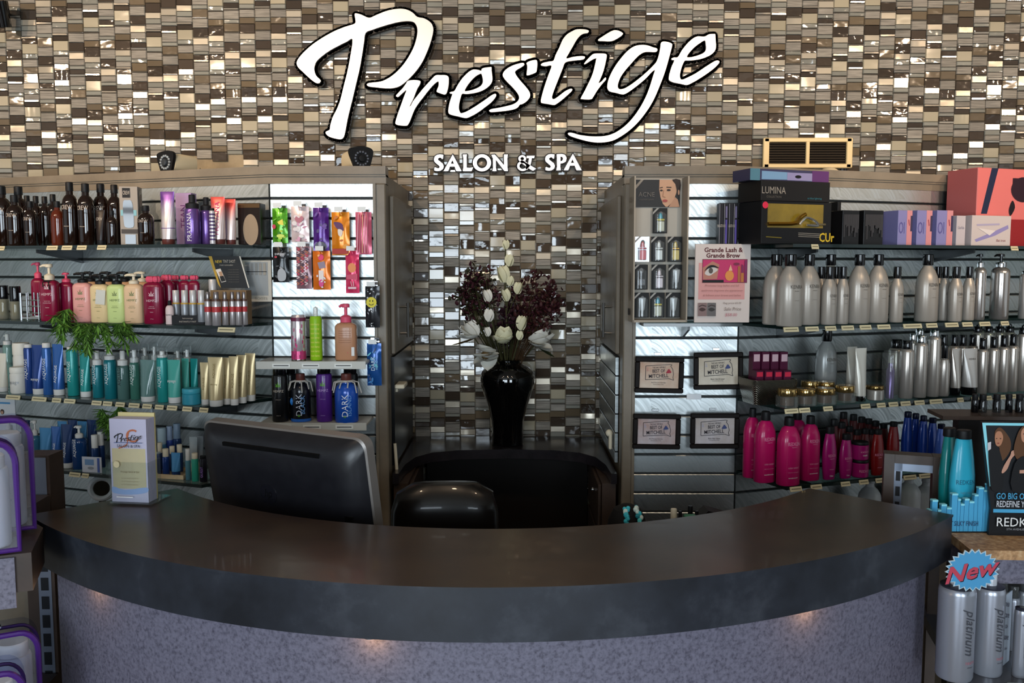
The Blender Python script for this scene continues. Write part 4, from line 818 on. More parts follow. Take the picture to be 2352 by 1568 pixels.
# ---------------------------------------------------------------- third shelf: blue, teal and cream
NAV=M('1d3c7d',.25,.2,coat=.3); BLU=M('2a5a9c',.25,.2,coat=.3); TEA=M('1f8a86',.3,.15,coat=.2); DTE=M('147079',.3,.15,coat=.2); MIN=M('49a396',.35); CTE=clear('clear_teal_plastic','5fa592',.6); CMT=clear('clear_mint_plastic','a9cfc6',.6); WCP=M('d6d4cf',.4)
AQ=lambda m=WINK: (('AQUAGE',.5,.085,m,{'v':1}),)
AQT=lambda m=WINK: (('AQUAGE',.42,.07,m,{'v':1}),)
G3='bottles and tubes on the third shelf'
for kd,px,top,w,d,st,lab in [
 ('tube',8,811,24,.05,S(M('d8d3c4',.4),WCP,cb=.12),'white squeeze tube at the outer end of the third shelf'),
 ('mist',22,767,21,.16,S(CMT,WCP,ct=.8),'clear tall mist bottle behind the white tube'),
 ('jar',53,787,36,.10,S(M('d9d6cd',.4),M('e2ded2',.4),ct=.75),'tall white tub behind the short white tub'),
 ('jar',45,842,37,.04,S(M('d9d6cd',.4),M('e2ded2',.4),ct=.78,tx=(('aquage',.4,.14,GB),)),'short white tub with cream lid at the front of the third shelf'),
 ('cyl',70,790,21,.045,S(NAV,WCP,ct=.93,tx=AQ()),'navy bottle with white top, beside the white tubs'),
 ('tube',91,792,32,.05,S(NAV,WCP,cb=.12,tx=(('aquage',.3,.05,WINK),)),'glossy navy squeeze tube on white cap, first of the two blue tubes'),
 ('cyl',112,787,22,.05,S(BLU,WCP,ct=.91,tx=AQ()),'mid blue bottle between the two blue tubes'),
 ('tube',137,790,29,.05,S(BLU,WCP,cb=.12,tx=AQT()),'mid blue squeeze tube next to the first teal bottle'),
 ('cyl',170,796,26,.06,S(TEA,WCP,ct=.95,tx=AQ()),'teal bottle under the fern, next to the blue tube'),
 ('tube',198,803,27,.05,S(TEA,WCP,cb=.12,tx=AQT()),'teal squeeze tube under the fern'),
 ('mist',227,805,25,.05,S(DTE,WCP,ct=.70,noz=0,tx=AQ()),'deep teal foam bottle with white actuator, next to the teal tube'),
 ('mist',256,800,28,.045,S(DTE,WCP,ct=.78,L=.8,tx=AQ()),'deep teal bottle with white spray head'),
 ('mist',285,805,27,.045,S(clear('clear_smoke_plastic','6f9a94',.55),WCP,ct=.70,noz=0,tx=AQ(DINK)),'clear foam bottle with white pump top and dark lettering'),
 ('mist',312,803,23,.07,S(CTE,WCP,ct=.75,hood=1,tx=AQ()),'clear green hooded mist bottle behind the clear gel tube'),
 ('tube',341,826,37,.04,S(clear('clear_gel_plastic','8fb9b4',.55),WCP,cb=.13),'clear gel squeeze tube on white cap'),
 ('mist',336,798,20,.16,S(CMT,WCP,ct=.72,hood=1),'clear hooded mist bottle, first of the two behind the gel tube'),
 ('mist',358,796,18,.17,S(CMT,WCP,ct=.72,hood=1),'clear hooded mist bottle, second of the two behind the gel tube'),
 ('mist',376,806,26,.045,S(TEA,WCP,ct=.88,noz=0,hood=1,tx=AQ()),'teal bottle with clear cap, beside the gel tube'),
 ('tube',402,826,33,.045,S(MIN,WCP,cb=.14,tx=(('aquage',.5,.07,WINK),)),'mint green squeeze tube on white cap'),
 ('mist',411,806,20,.15,S(CMT,WCP,ct=.75,hood=1),'clear hooded mist bottle behind the mint tube'),
 ('mist',433,803,20,.16,S(CTE,WCP,ct=.75,hood=1),'clear hooded mist bottle at the end of the back row, above the turquoise jar'),
 ('tube',428,823,19,.10,S(MIN,WCP,cb=.13),'mint tube standing behind the front mint tube'),('tube',448,823,19,.11,S(TEA,WCP,cb=.13),'green tube standing behind the turquoise jar')]:
    put(kd,'L3',px,top,w,d,st,lab,G3)
put('jar','L3',441,891,42,.035,S(M('2d8a9e',.35),M('3f9db0',.35),ct=.7),'turquoise jar in front of the mint tubes')
CG=M('cdb98e',.3,.35); CGL=M('8f7a4c',.5)
for i,(px,top,w,d) in enumerate(((472,832,21,.06),(497,820,35,.035),(522,821,22,.06),(539,818,22,.085),(557,815,23,.12),(577,811,24,.17))):
    st=S(CG,WCP,cb=.13,tx=(('AQUAGE',.5,.06,CGL,{'v':1}),) if i!=1 else (('AQUAGE',.72,.06,CGL,{'v':1}),('silkening',.45,.04,CGL)))
    put('tube','L3',px,top,w,d,st,['cream gold squeeze tube, narrow, next to the turquoise jar','wide cream gold squeeze tube at the corner of the third shelf'][i] if i<2 else f'cream gold squeeze tube, {ORD[i-2]} of the four receding along the slanted shelf edge','cream gold squeeze tubes',rz=-.1)
# ---------------------------------------------------------------- lowest shelf
DBL=M('16325f',.3,.15,coat=.2); LBL=M('4686b5',.35,.1); G4='blue products on the lowest shelf'
p,r,h,q=spot('L4',18,.06,52,914); zb=zat(977,p.y); t=thing('shelf_sign','white card sign with a small figure picture, outer end of the lowest shelf','sign',p,q); g=MB(); h=zat(914,p.y)-p.z; g.box((0,.002,h/2),(2*r,.003,h),M('c9ccd0',.5)); c=Card(g,0,0,145,430,2*r,h); c.rect(20,28,110,40,LBL); c.ell(50,95,14,18,M('4a3b34',.6)); c.poly(smooth([(20,180),(30,130),(60,120),(95,150),(90,185)],3),M('dad6d2',.5)); c.ell(50,100,9,11,M('b48f78',.6)); g.build('card',t)
for kd,px,top,w,d,st,lab in [
 ('pump',24,957,22,.05,S(CMT,WCP,ct=.72,ky=1,e=2),'clear bottle with white pump in front of the white card sign'),('pump',84,965,24,.05,S(clear('clear_blue_plastic','4f8fae',.5),WCP,ct=.66,ky=1,e=2,tx=AQ()),'clear blue bottle with a white swan-neck pump'),
 ('tube',108,982,31,.05,S(LBL,WCP,cb=.1),'light blue squeeze tube next to the swan-neck pump'),('tube',132,979,25,.045,S(BLU,WCP,cb=.12,tx=AQT()),'mid blue squeeze tube on white cap, lowest shelf'),('tube',157,974,29,.045,S(DBL,WCP,cb=.12,tx=AQT()),'dark blue squeeze tube on white cap, lowest shelf'),
 ('pump',185,977,34,.05,S(M('173a6b',.12,coat=.6),WCP,ct=.72,ky=1,e=2,L=.7,tx=AQ()),'dark blue bottle with white pump behind the small white shelf sign'),
 ('cyl',220,998,17,.06,S(DBL,WCP,ct=.62),'dark bottle with tall white cap, nearer of two by the brochures'),('cyl',234,991,16,.09,S(DBL,WCP,ct=.62),'dark bottle with tall white cap, farther of two by the brochures')]:
    put(kd,'L4',px,top,w,d,st,lab,G4)
for i,px in enumerate((62,146,170,192,214)): put('tube','L4',px,964+i%2*3,24,.16,S((DBL,LBL)[i%2],WCP,cb=.12),f'blue squeeze tube, {ORD[i]} in the back row of the lowest shelf',G4)
p,r,h,q=spot('L4',212,.012,50,1049); t=thing('shelf_sign','small white sign with a blue block on the lowest shelf edge','sign',p,q); g=MB(); g.box((0,0,h/2),(2*r,.003,h),M('c4c6cf',.5)); c=Card(g,0,0,100,76,2*r,h,-.0016); c.rect(15,12,62,40,M('6f8fb5',.5)); c.ell(45,54,16,7,GB); c.rect(80,4,92,74,M('4b5fa0',.5)); g.build('card',t)
p,r,h,q=spot('L4',389,.03,76,1089); t=thing('sample_tray','pale wooden tray holding small blue bottles, just past the brochures','tray',p,q); g=MB(); wd=mottled('pale_wood','c9ad84','dcc6a0',30,.5); g.box((0,.045,.004),(2*r,.10,.008),wd); g.box((0,-.003,h/2),(2*r,.006,h),wd); g.box((0,.094,h*.6),(2*r,.005,h*1.2),wd)
for s_ in (-1,1): g.box((s_*(r-.003),.045,h/2),(.006,.092,h),wd)
g.build('tray',t)
GS='sample size bottles by the brochures'
for kd,px,top,w,d,dz,st,lab in [
 ('cyl',364,1038,16,.045,.009,S(DBL,M('a9b7bd',.3),ct=.95),'small dark blue bottle with clear cap, first in the wooden tray front'),('cyl',382,1030,16,.045,.009,S(NAV,CRM,ct=.70),'small navy bottle with cream cap in the wooden tray front'),('tube',405,1039,23,.045,.009,S(LBL,DBL,cb=.2,flare=1.0),'small light blue tube on dark cap in the wooden tray'),
 ('cyl',354,1017,13,.10,.009,S(DBL,CRM,ct=.62),'small bottle with cream cap, first in the tray back row'),('cyl',369,1016,13,.105,.009,S(DBL,CRM,ct=.62),'small bottle with cream cap, second in the tray back row'),('cyl',397,1024,14,.10,.009,S(DBL,CRM,ct=.70),'small bottle with cream cap, third in the tray back row'),('cyl',414,1020,14,.10,.009,S(DBL,CRM,ct=.70),'small bottle with cream cap, fourth in the tray back row'),
 ('cyl',433,1030,12,.04,0,S(M('4f7f8e',.3),WCP,ct=.63),'slim grey blue sample bottle with white cap, beside the wooden tray'),('cyl',449,1040,16,.035,0,S(M('2f9a82',.3),CRM,ct=.80),'slim green sample bottle with cream cap, beside the wooden tray'),
 ('cyl',468,1046,17,.04,0,S(M('17131d',.3),BLK,ct=.9,tx=(('GUEST',.38,.10,M('a77fd0',.5),{'v':1}),)),'small black bottle with violet sideways lettering next to the monitor'),
 ('tube',446,1003,20,.12,0,S(M('a9b0b2',.35),CRM,cb=.3),'small silver tube with cream cap behind the slim sample bottles'),('tube',461,1001,18,.14,0,S(M('8f9498',.35),CRM,cb=.3),'small grey tube nearest the monitor corner'),
 ('mist',353,935,16,.17,0,S(NAV,M('b5bec4',.3),ct=.62,noz=0),'tall navy bottle with clear cap just past the brochures'),('jar',374,982,19,.15,0,S(M('4c86ad',.3),M('aebfc8',.3),ct=.6),'tall light blue bottle with clear lid, in the back row past the brochures'),('cyl',392,978,16,.17,0,S(M('3a4f9c',.3),M('9aa8c0',.3),ct=.66),'violet blue bottle with clear cap in the back row past the brochures'),('cyl',409,972,19,.18,0,S(DBL,M('7f93a8',.3),ct=.66),'dark blue bottle with clear cap in the back row nearest the monitor')]:
    put(kd,'L4',px,top,w,d,st,lab,GS,dz=dz)
# mirrors and brush on the base deck
for px,py,lab,a in ((238,1120,'black hand mirror with white rim lying on the base deck',.3),(300,1125,'second white-rimmed black hand mirror behind the brochure holder',-.3)):
    p,r,h,q=spot('L5',px,.08,56,1090); t=thing('hand_mirror',lab,'mirror',p+Vector((0,0,.168)),a,'hand mirrors on the base deck'); g=MB(); g.tube([(.038*math.cos(x),0,.038*math.sin(x)) for x in [2*pi*i/24 for i in range(24)]],.011,M('d9dce2',.3),8,True); g.build('rim',t); g=MB(); g.lathe([(0,-.003),(.034,-.003),(.034,.003),(0,.003)],M('7d868c',.05,1),24); g.build('glass',t).rotation_euler=(pi/2,0,0); g=MB(); g.tube([(0,0,-.046),(0,0,-.166)],.012,BLK); g.build('handle',t)
# ---------------------------------------------------------------- white acrylic shelves: cans and lotions
PK=M('c23a72',.3,.3,coat=.3); LIM=M('8fbf1c',.35); TAN=M('b78463',.35,coat=.2)
t,r,h=put('can','A1',687,690,34,.05,S(M('d9cdd0',.18,.6),PLAS,ct=.76,cw=.8,band=((.0,.02,CHR),(.66,.72,M('6b2a44',.3)))),'tall silver pink spray can with a clear hood on the upper acrylic shelf'); 
g=MB()
for i in range(26): a=-1.2+R.random()*2.4; z=h*(.04+.56*R.random()**1.6); g.add([(r*1.003*math.sin(a+dx/r),-r*1.003*math.cos(a+dx/r),z+dz) for dx,dz in ((-.002,-.006),(.002,-.006),(.003,.005),(-.002,.007))],[(0,1,2,3)],PK if R.random()<.8 else M('8c2a55',.3),False)
g.lathe([(r*1.002,.01*h),(r*1.002,.16*h)],PK,22); g.build('print',t)
t,r,h=put('can','A1',727,690,28,.05,S(LIM,PLAS,ct=.74,cw=.82,tx=[('neon hemp',.08+i*.075,.05,M('e9e26a',.5)) for i in range(8)]),'lime green spray can with a clear hood on the upper acrylic shelf')
for tt,m in ((t,LIM),): g=MB(); g.lathe([(0,h*.74),(r*.35,h*.74),(r*.35,h*.88),(0,h*.9)],WHT,12); g.build('nozzle',tt)
t,r,h=put('pump','A1',796,697,50,.06,S(TAN,PNK,ct=.67,dx=-1,L=.6,tx=[('bronzing body lotion hydrate',.52-.04*i,.018,M('8a5a42',.6),{'w':1.1}) for i in range(6)]),'tan pump bottle with pink pump on the upper acrylic shelf'); g=MB(); g.wrap('o',.14*h,.05*h,r,.7,M('d8365e',.5),a0=.35); g.box((r*.72,-r*.69,.16*h),(.010,.001,.03),WINK,Matrix.Rotation(.35,3,'Z')); g.build('sticker',t)
HB=M('101012',.3,coat=.3); HG=M('5da02a',.5); HPU=M('4d2278',.3,coat=.3)
def hm(b,tm=LBLT): return S(b,GBLK,ct=.88,leaf=(.66,.10,HG),tx=(('HEMPZ',.58,.045,tm),('in the pure',.42,.02,tm),('shampoo',.12,.02,tm)))
put('cyl','A2',645,845,37,.045,hm(HB),'black bottle with green leaf mark on the lower acrylic shelf',name='shampoo_bottle'); put('cyl','A2',667,843,34,.105,hm(HB),'black bottle hidden behind the ribboned black and blue bottle',name='shampoo_bottle')
put('cyl','A2',746,842,36,.045,hm(HPU,M('b99ad0',.5)),'purple bottle with green leaf mark on the lower acrylic shelf',name='shampoo_bottle'); put('cyl','A2',806,842,36,.105,hm(HB),'black bottle behind the blue ribboned bottle',name='shampoo_bottle')
for px,w,b,tm,lab in ((692,46,'11131c','c9cdd8','black and blue sideways-lettered bottle tied with a cord ribbon'),(797,54,'1c4fae','e9edf5','bright blue sideways-lettered bottle tied with a cord ribbon')):
    bm=M(b,.22,.1,coat=.4)
    t,r,h=put('round','A2',px,857,w,.05,S(bm,RBR,ct=.86,tx=(('DARK',.36,.12,M(tm,.5),{'v':1}),)),lab)
    g=MB(); g.wrap('ISLAND' if px>700 else 'BLACK',.36*h,.09*h,r,.9,M('6fa0d8',.5),True,.38); leafmark(g,r,.11*h,.06*h,.9,HG)
    g.build('print',t)
    if px<700:
        g=MB(); g.lathe([(r*1.003,.0),(r*1.004,.06*h)],M('2a63b8',.3),22,.9); g.build('base_band',t); g=MB(); g.ball((-r*.72,-r*.55,h*.42),r*.33,M('2f7fd0',.3),10,6,(.7,.5,1.2)); g.build('emblem',t)
    bow(t,r,h*.845,M('b9b4ad',.6),6)
# ---------------------------------------------------------------- hanging sachets on the slat panel
def sachet(x0,y0,x1,y1,b,lab,draw,Y=3.052,group='sachets on hooks'):
    p=Py((x0+x1)/2,y1,Y); top=Py((x0+x1)/2,y0,Y); w=(x1-x0)*depth(Y,1.5)/F; h=top.z-p.z; t=thing('sachet',lab,'sachet',p,R.uniform(-.06,.06),group)
    g=MB(); N=8; vs=[]; 
    for i in range(N+1):
        f=i/N; bulge=.009*math.sin(pi*min(1,max(0,(f-.05)/.9)))**.6 if 0<f<1 else 0
        for sx_ in range(7):
            u=sx_/6*2-1; vs.append((u*w/2,-bulge*(1-u*u)-.0006-.0008*math.sin(9*f+5*u),f*h))
    n=len(vs); fs=[(i*7+j,i*7+j+1,i*7+j+8,i*7+j+7) for i in range(N) for j in range(6)]; vs+=[(a,-bq*.6,c_) for a,bq,c_ in vs]; fs+=[tuple(n+a for a in f[::-1]) for f in fs]
    g.add(vs,fs,b); c=Card(g,0,0,100,300,w,h,-.0102); draw(c); g.build('foil_pouch',t)
    hk=thing('peg_hook','chrome hook with white price flag holding the '+lab.split(',')[0],'hook',(p.x,Y+.027,top.z-.006),0,'chrome hooks on the slat panel'); g=MB(); g.box((0,-.002,.012),(.03,.003,.022),CHR); g.tube([(0,0,.006),(0,-.045,.004),(0,-.060,.012)],.0018,CHR,6); g.build('wire',hk); g=MB(); g.box((0,-.062,.014),(.028,.0015,.016),M('dcdedd',.4)); g.build('price_flag',hk)
    return t
foil=lambda h: M(h,.22,.25,coat=.3)
def blobs(cols,n,seed,rx=(4,16),ry=(5,20),y0=10,y1=290):
    q=random.Random(seed)
    def d(c):
        for i in range(n): c.ell(q.uniform(15,85),q.uniform(y0,y1),q.uniform(*rx),q.uniform(*ry),M(q.choice(cols),.35),q.uniform(-1,1))
    return d
def then(*fs):
    def d(c):
        for f in fs: f(c)
    return d
tx=lambda s,x,y,h,col,**k:(lambda c:c.text(s,x,y,h,M(col,.45),**k))
sachet(627,478,662,558,foil('4f9a1c'),'green sachet with yellow shapes, top row',then(blobs(('6fbf2a','3a7d14','b9d94a'),12,1),lambda c:(c.poly([(40,120),(75,95),(82,150),(50,140)],M('e9dc5a',.4)),c.ell(18,160,12,20,M('c0304a',.4)),c.ell(60,240,26,16,M('cfe36a',.4)))))
sachet(670,474,711,556,foil('d9c4c4'),'white and pink sachet with heart, top row',then(blobs(('e6dada','c98fa6','e9e4e4','d9a0b8'),16,2,y0=90),lambda c:c.poly(smooth([(50,140),(28,110),(36,85),(50,98),(66,82),(76,108)],4),M('b8707e',.4))))
sachet(721,477,756,576,foil('4b1a78'),'purple sachet with sideways script, top row',then(blobs(('3a1360','5f2a90'),8,3),tx('sexy beach',55,130,18,'8f78c8',rot=pi/2),lambda c:(c.ell(50,270,38,34,M('20142c',.3)),c.ell(45,255,10,22,M('8a86a0',.3)))))
sachet(763,487,804,586,foil('d87f12'),'orange sachet with a purple bird shape, top row',then(blobs(('e39a2a','c96f10'),6,4),lambda c:(c.poly(smooth([(18,70),(60,80),(70,130),(40,120),(25,100)],4),M('5a2a5c',.4)),c.poly(smooth([(40,120),(65,130),(58,170),(42,160)],4),M('e4d6c8',.4)),c.rect(6,255,94,292,M('a8281c',.4)))))
sachet(818,487,854,584,foil('c65a72'),'rose pink striped sachet, top row end',then(lambda c:[c.line([(20+14*i,10),(10+16*i,290)],5,M(('d98a98','b04a5c','c98a5a')[i%3],.3)) for i in range(5)]))
sachet(628,567,665,648,foil('151517'),'black sachet with white skull-like splash, second row',then(blobs(('3a3a3d','8d8d92'),9,5),tx('sweet',50,60,20,'c9c9cc',maxw=70),lambda c:(c.ell(25,85,8,8,M('c02a3a',.4)),c.poly(smooth([(35,210),(60,180),(85,220),(80,280),(40,285)],4),M('9fa2a6',.3)))))
sachet(682,566,717,663,foil('8d6a72'),'zigzag patterned pink and grey sachet, second row',lambda c:[c.line([(8+(j*28)%90,8+i*22),(30+(j*28)%70,20+i*22),(10+(j*28)%80,30+i*22)],6,M(('c2354f','d9c4c8','3a2a3c','b86a4a')[(i+j)%4],.4)) for i in range(12) for j in range(3)])
sachet(720,576,760,665,foil('d9701c'),'orange sachet with pink and white figure shape, second row',then(lambda c:(c.ell(50,50,16,24,M('e0306a',.4)),c.poly([(30,90),(70,80),(78,130),(40,140)],M('8f7f90',.4)),c.rect(36,150,64,230,M('e8dcd8',.4)),c.ell(50,250,14,30,M('d8408a',.4))),blobs(('e6dfe0','f0b06a'),8,6,(3,7),(4,10))))
sachet(795,576,826,673,foil('d2355e'),'pink red sachet with orange sunburst, second row',lambda c:(c.ell(50,120,30,34,M('e58a4a',.4)),c.poly([(10,170),(90,160),(90,205),(10,200)],M('c42450',.35)),c.rect(20,255,80,270,M('e8c0c8',.4)),c.line([(40,215),(48,250)],5,M('e9b0b8',.4)),c.line([(60,215),(62,250)],5,M('e9b0b8',.4))))
sachet(840,657,873,752,foil('26262a'),'black patterned sachet with a yellow smiling disc, hung on the corner post',then(blobs(('a9a9ac','0c0c0e','dadadc'),26,7,(3,8),(3,10)),lambda c:(c.ell(50,115,36,38,M('d8c81c',.4)),c.ell(40,105,3.5,7,DINK),c.ell(60,105,3.5,7,DINK),c.line([(34,125),(42,134),(58,134),(66,125)],4,DINK))),3.02)
sachet(844,788,877,885,foil('1b4f93'),'blue sachet with sideways white lettering, hung on the corner post',then(blobs(('2f7fc0','123a70','4fb0c8'),16,8),tx('DARK',45,140,26,'cfe4f2',rot=pi/2),tx('ISLAND',70,150,14,'8fd0e0',rot=pi/2)),3.02)
# ================================================================ award unit: blister pack stand and poster
def boardat(x0,y0,x1,y1,Y):
    p=Py((x0+x1)/2,y1,Y); return p,(x1-x0)*depth(Y,1.6)/F,zat(y0,Y)-zat(y1,Y)
CARD=M('a89b8a',.6)
p,w,h=boardat(1453,404,1579,727,2.965); p.z=1.4475; h=zat(404,2.965)-p.z; t=thing('blister_display','cardboard stand of skincare packs with a portrait header','display stand',p,.05)
g=MB(); D_=.088; g.box((0,D_-.003,h/2),(w,.006,h),M('b3aca0',.6))
for s_ in (-1,1): g.box((s_*(w/2-.002),D_/2,h/2),(.005,D_,h),CARD)
g.box((0,D_/2,.004),(w,D_,.008),CARD)
c=Card(g,0,0,100,320,D_,h)
g.build('carton',t)
g=MB(); sd=Card(g,0,0,100,320,D_*.9,h); 
for y,l in ((50,'ACNE'),(75,'CARE')): sd.text(l,50,y,12,M('7d7162',.6),70)
sd.ell(50,240,16,34,M('8a7d6c',.6)); sd.rect(30,290,70,305,INK); o=g.build('side_print',t); o.location=(-w/2-.005,D_/2,0); o.rotation_euler=(0,0,-pi/2)
g=MB(); c=Card(g,220,110,690,360,w*.86,h*.19,D_-.012); c.rect(220,110,690,360,M('17120f',.4)); c.poly([(220,180),(290,110),(318,110),(220,215)],M('8d8376',.4))
SKN=M('c69a7c',.55); HAR=M('2a1b15',.5)
c.poly([(478,110),(640,110),(658,170),(652,230),(628,290),(596,330),(562,357),(545,356),(515,328),(490,270),(476,200)],SKN); c.poly([(575,359),(600,325),(640,268),(668,290),(688,359)],M('b98c70',.55)); c.poly(smooth([(605,110),(690,110),(690,215),(672,265),(655,215),(640,150)],2),HAR); c.ell(676,225,9,24,M('b98c70',.55))
c.line([(480,186),(512,180)],8,HAR); c.line([(548,178),(600,180)],8,HAR); c.ell(497,208,15,8,HAR); c.ell(572,205,20,9,HAR); c.line([(522,205),(512,262),(540,272)],6,M('a3775c',.55)); c.ell(535,303,27,12,M('a24a46',.5)); c.text('ACNE',345,245,42,M('6c6660',.5),165); c.text('treatment system',345,295,18,M('5c5650',.5),150); o=g.build('header',t); o.location=(0,0,h*.80)
pk=[('teal',475,490,'3b9ab0'),('white and red',300,755,'c05a60'),('white',462,755,'cfd0cc'),('gold',628,755,'c9b060'),('black',288,1015,'55565a'),('pearl',470,1015,'cdbfc4'),('tube',640,1015,'b9bcbe'),('tube2',303,1278,'b9bcbe'),('teal2',460,1278,'3b9ab0'),('tube3',618,1278,'b9bcbe')]
lab={'teal':'teal bottle blister pack, alone in the top row of the stand','white and red':'blister pack with a red jar, under the header on the stand','white':'blister pack with a white bottle, middle of the three-pack row','gold':'black and gold blister pack','black':'dark blister pack with a square compact','pearl':'pearly white bottle blister pack','tube':'silver tube blister pack beside the pearly white one','tube2':'silver tube blister pack in the bottom row, by the stand side with print','teal2':'teal bottle blister pack in the bottom row','tube3':'silver tube blister pack in the bottom row, next to the poster'}
for nm_,cx,cy,col_ in pk:
    kx=w*.9/480; X=(cx-458)*kx; Zc=h*(1430-cy)/1335; pw,ph=145*kx,h*.175
    L=Vector((p.x+X*math.cos(.05)-(-.0)*0,p.y+D_-.03+X*math.sin(.05),p.z+Zc-ph/2)); b=thing('blister_pack',lab[nm_],'blister pack',L,.05,'skincare packs in the cardboard stand')
    g=MB(); bg=M('141516',.55) if nm_!='white and red' else M('cfd3dc',.2,.3); g.box((0,.006,ph/2),(pw,.003,ph),bg); c=Card(g,0,0,100,170,pw,ph,.0042); c.poly([(0,28),(28,0),(44,0),(0,44)],M('9a958c',.3)); c.ell(55,42,14,20,M('5d5a58',.3)); g.build('backing_card',b)
    g=MB(); cm=M(col_,.3,.1)
    if 'tube' in nm_: g.loft([(pw*.10,pw*.10,0),(pw*.10,pw*.10,ph*.18),(pw*.16,pw*.13,ph*.24),(pw*.26,pw*.03,ph*.72)],cm,14,2,(0,-.005,ph*.08))
    elif nm_=='black': g.box((0,-.006,ph*.3),(pw*.55,.014,ph*.28),cm,bev=.002); [g.ball((sx_*pw*.14,-.013,ph*(.3+sz*.07)),pw*.07,M('9a9c9c',.2,.3),8,5) for sx_ in (-1,1) for sz in (-1,1)]
    else:
        g.box((0,-.006,ph*.27),(pw*.46,.016,ph*.40),M('c9c8b4',.3) if 'teal' in nm_ else cm,bev=.002); g.box((0,-.006,ph*.53),(pw*.52,.012,ph*.07),M('d8c95a',.4) if 'teal' in nm_ else (cm if nm_!='gold' else GOLD),bev=.002); g.lathe([(0,0),(pw*.16,0),(pw*.12,ph*.14),(pw*.05,ph*.22),(0,ph*.22)],cm,12,.6,2,(0,-.004,ph*.58))
    g.build('product',b)
    g=MB(); g.loft([(pw*.40,.015,ph*.04,0,0),(pw*.40,.015,ph*.75,0,0),(pw*.2,.008,ph*.84)],PLAS,16,4); g.build('clear_blister',b)
p,w,h=boardat(1594,560,1722,733,2.95); p.z=1.4478; h=zat(560,2.95)-p.z; t=thing('price_poster','white and pink price poster for lash serum beside the blister pack stand','poster',p,.03); ROSE=M('d99a94',.55); WARM=M('d9c9c0',.55); MARO=M('5a2024',.55); GRT=M('8d7d78',.6); HOT=M('c22e62',.45)
g=MB(); g.box((0,.005,h/2),(w,.008,h),WARM,bev=.001); c=Card(g,790,745,1345,1455,w,h,.0008)
c.text('Grande Lash &',1072,798,44,MARO,430,off=.03); c.text('Grande Brow',1068,848,42,MARO,390,off=.03); c.rect(825,915,1290,1245,ROSE)
c.rect(860,882,1312,1095,MARO); c.rect(865,887,1308,1090,HOT); c.poly([(865,960),(960,900),(1030,930),(1010,1060),(870,1065)],M('b87a66',.5)); c.poly(smooth([(885,1010),(920,965),(965,952),(1015,975),(980,1005),(930,1030)],4),M('cfc4bc',.4)); c.ell(945,985,22,26,M('4a3a2a',.3)); c.poly(smooth([(880,990),(920,945),(970,935),(1028,962),(965,955),(915,968)],4),DINK); c.rect(865,1068,1075,1090,DINK); c.ell(1132,1030,44,46,M('e08a3c',.4)); c.rect(1215,945,1240,1088,M('a8642c',.4)); c.rect(1246,1005,1275,1088,M('b8702c',.4)); c.poly([(1250,925),(1272,940),(1272,1005),(1250,1005)],M('7a1a4a',.4)); c.poly([(1120,985),(1140,930),(1160,985)],M('e8b08a',.4)); c.ell(1200,925,30,12,M('7a1a3a',.4)); c.rect(1280,890,1306,1088,M('7a1a52',.4))
for i,s in enumerate(('Promotes long lashes and full','eyebrows. Improve the appearance','& fullness your brows and lashes')): c.text(s,1058,1122+i*44,24,M('b07a76',.6),415,shear=.25)
for x0 in (820,912): c.rect(x0,1275,x0+86,1395,M('8a706c' if x0<900 else '6b6563',.6)); c.poly(smooth([(x0+10,1335),(x0+40,1318),(x0+78,1335),(x0+42,1352)],4),M('4a3633' if x0<900 else '3a3634',.6)); c.line([(x0+8,1308),(x0+40,1295),(x0+80,1305)],7,M('3a2b28',.6))
c.text('Reg price 65.00',1160,1280,24,GRT,190,shear=.2); c.text('Sale Price',1165,1330,32,GRT,170,shear=.2); c.text('$58.00',1150,1385,32,M('c77a86',.6),120,shear=.2); g.build('printed_board',t)
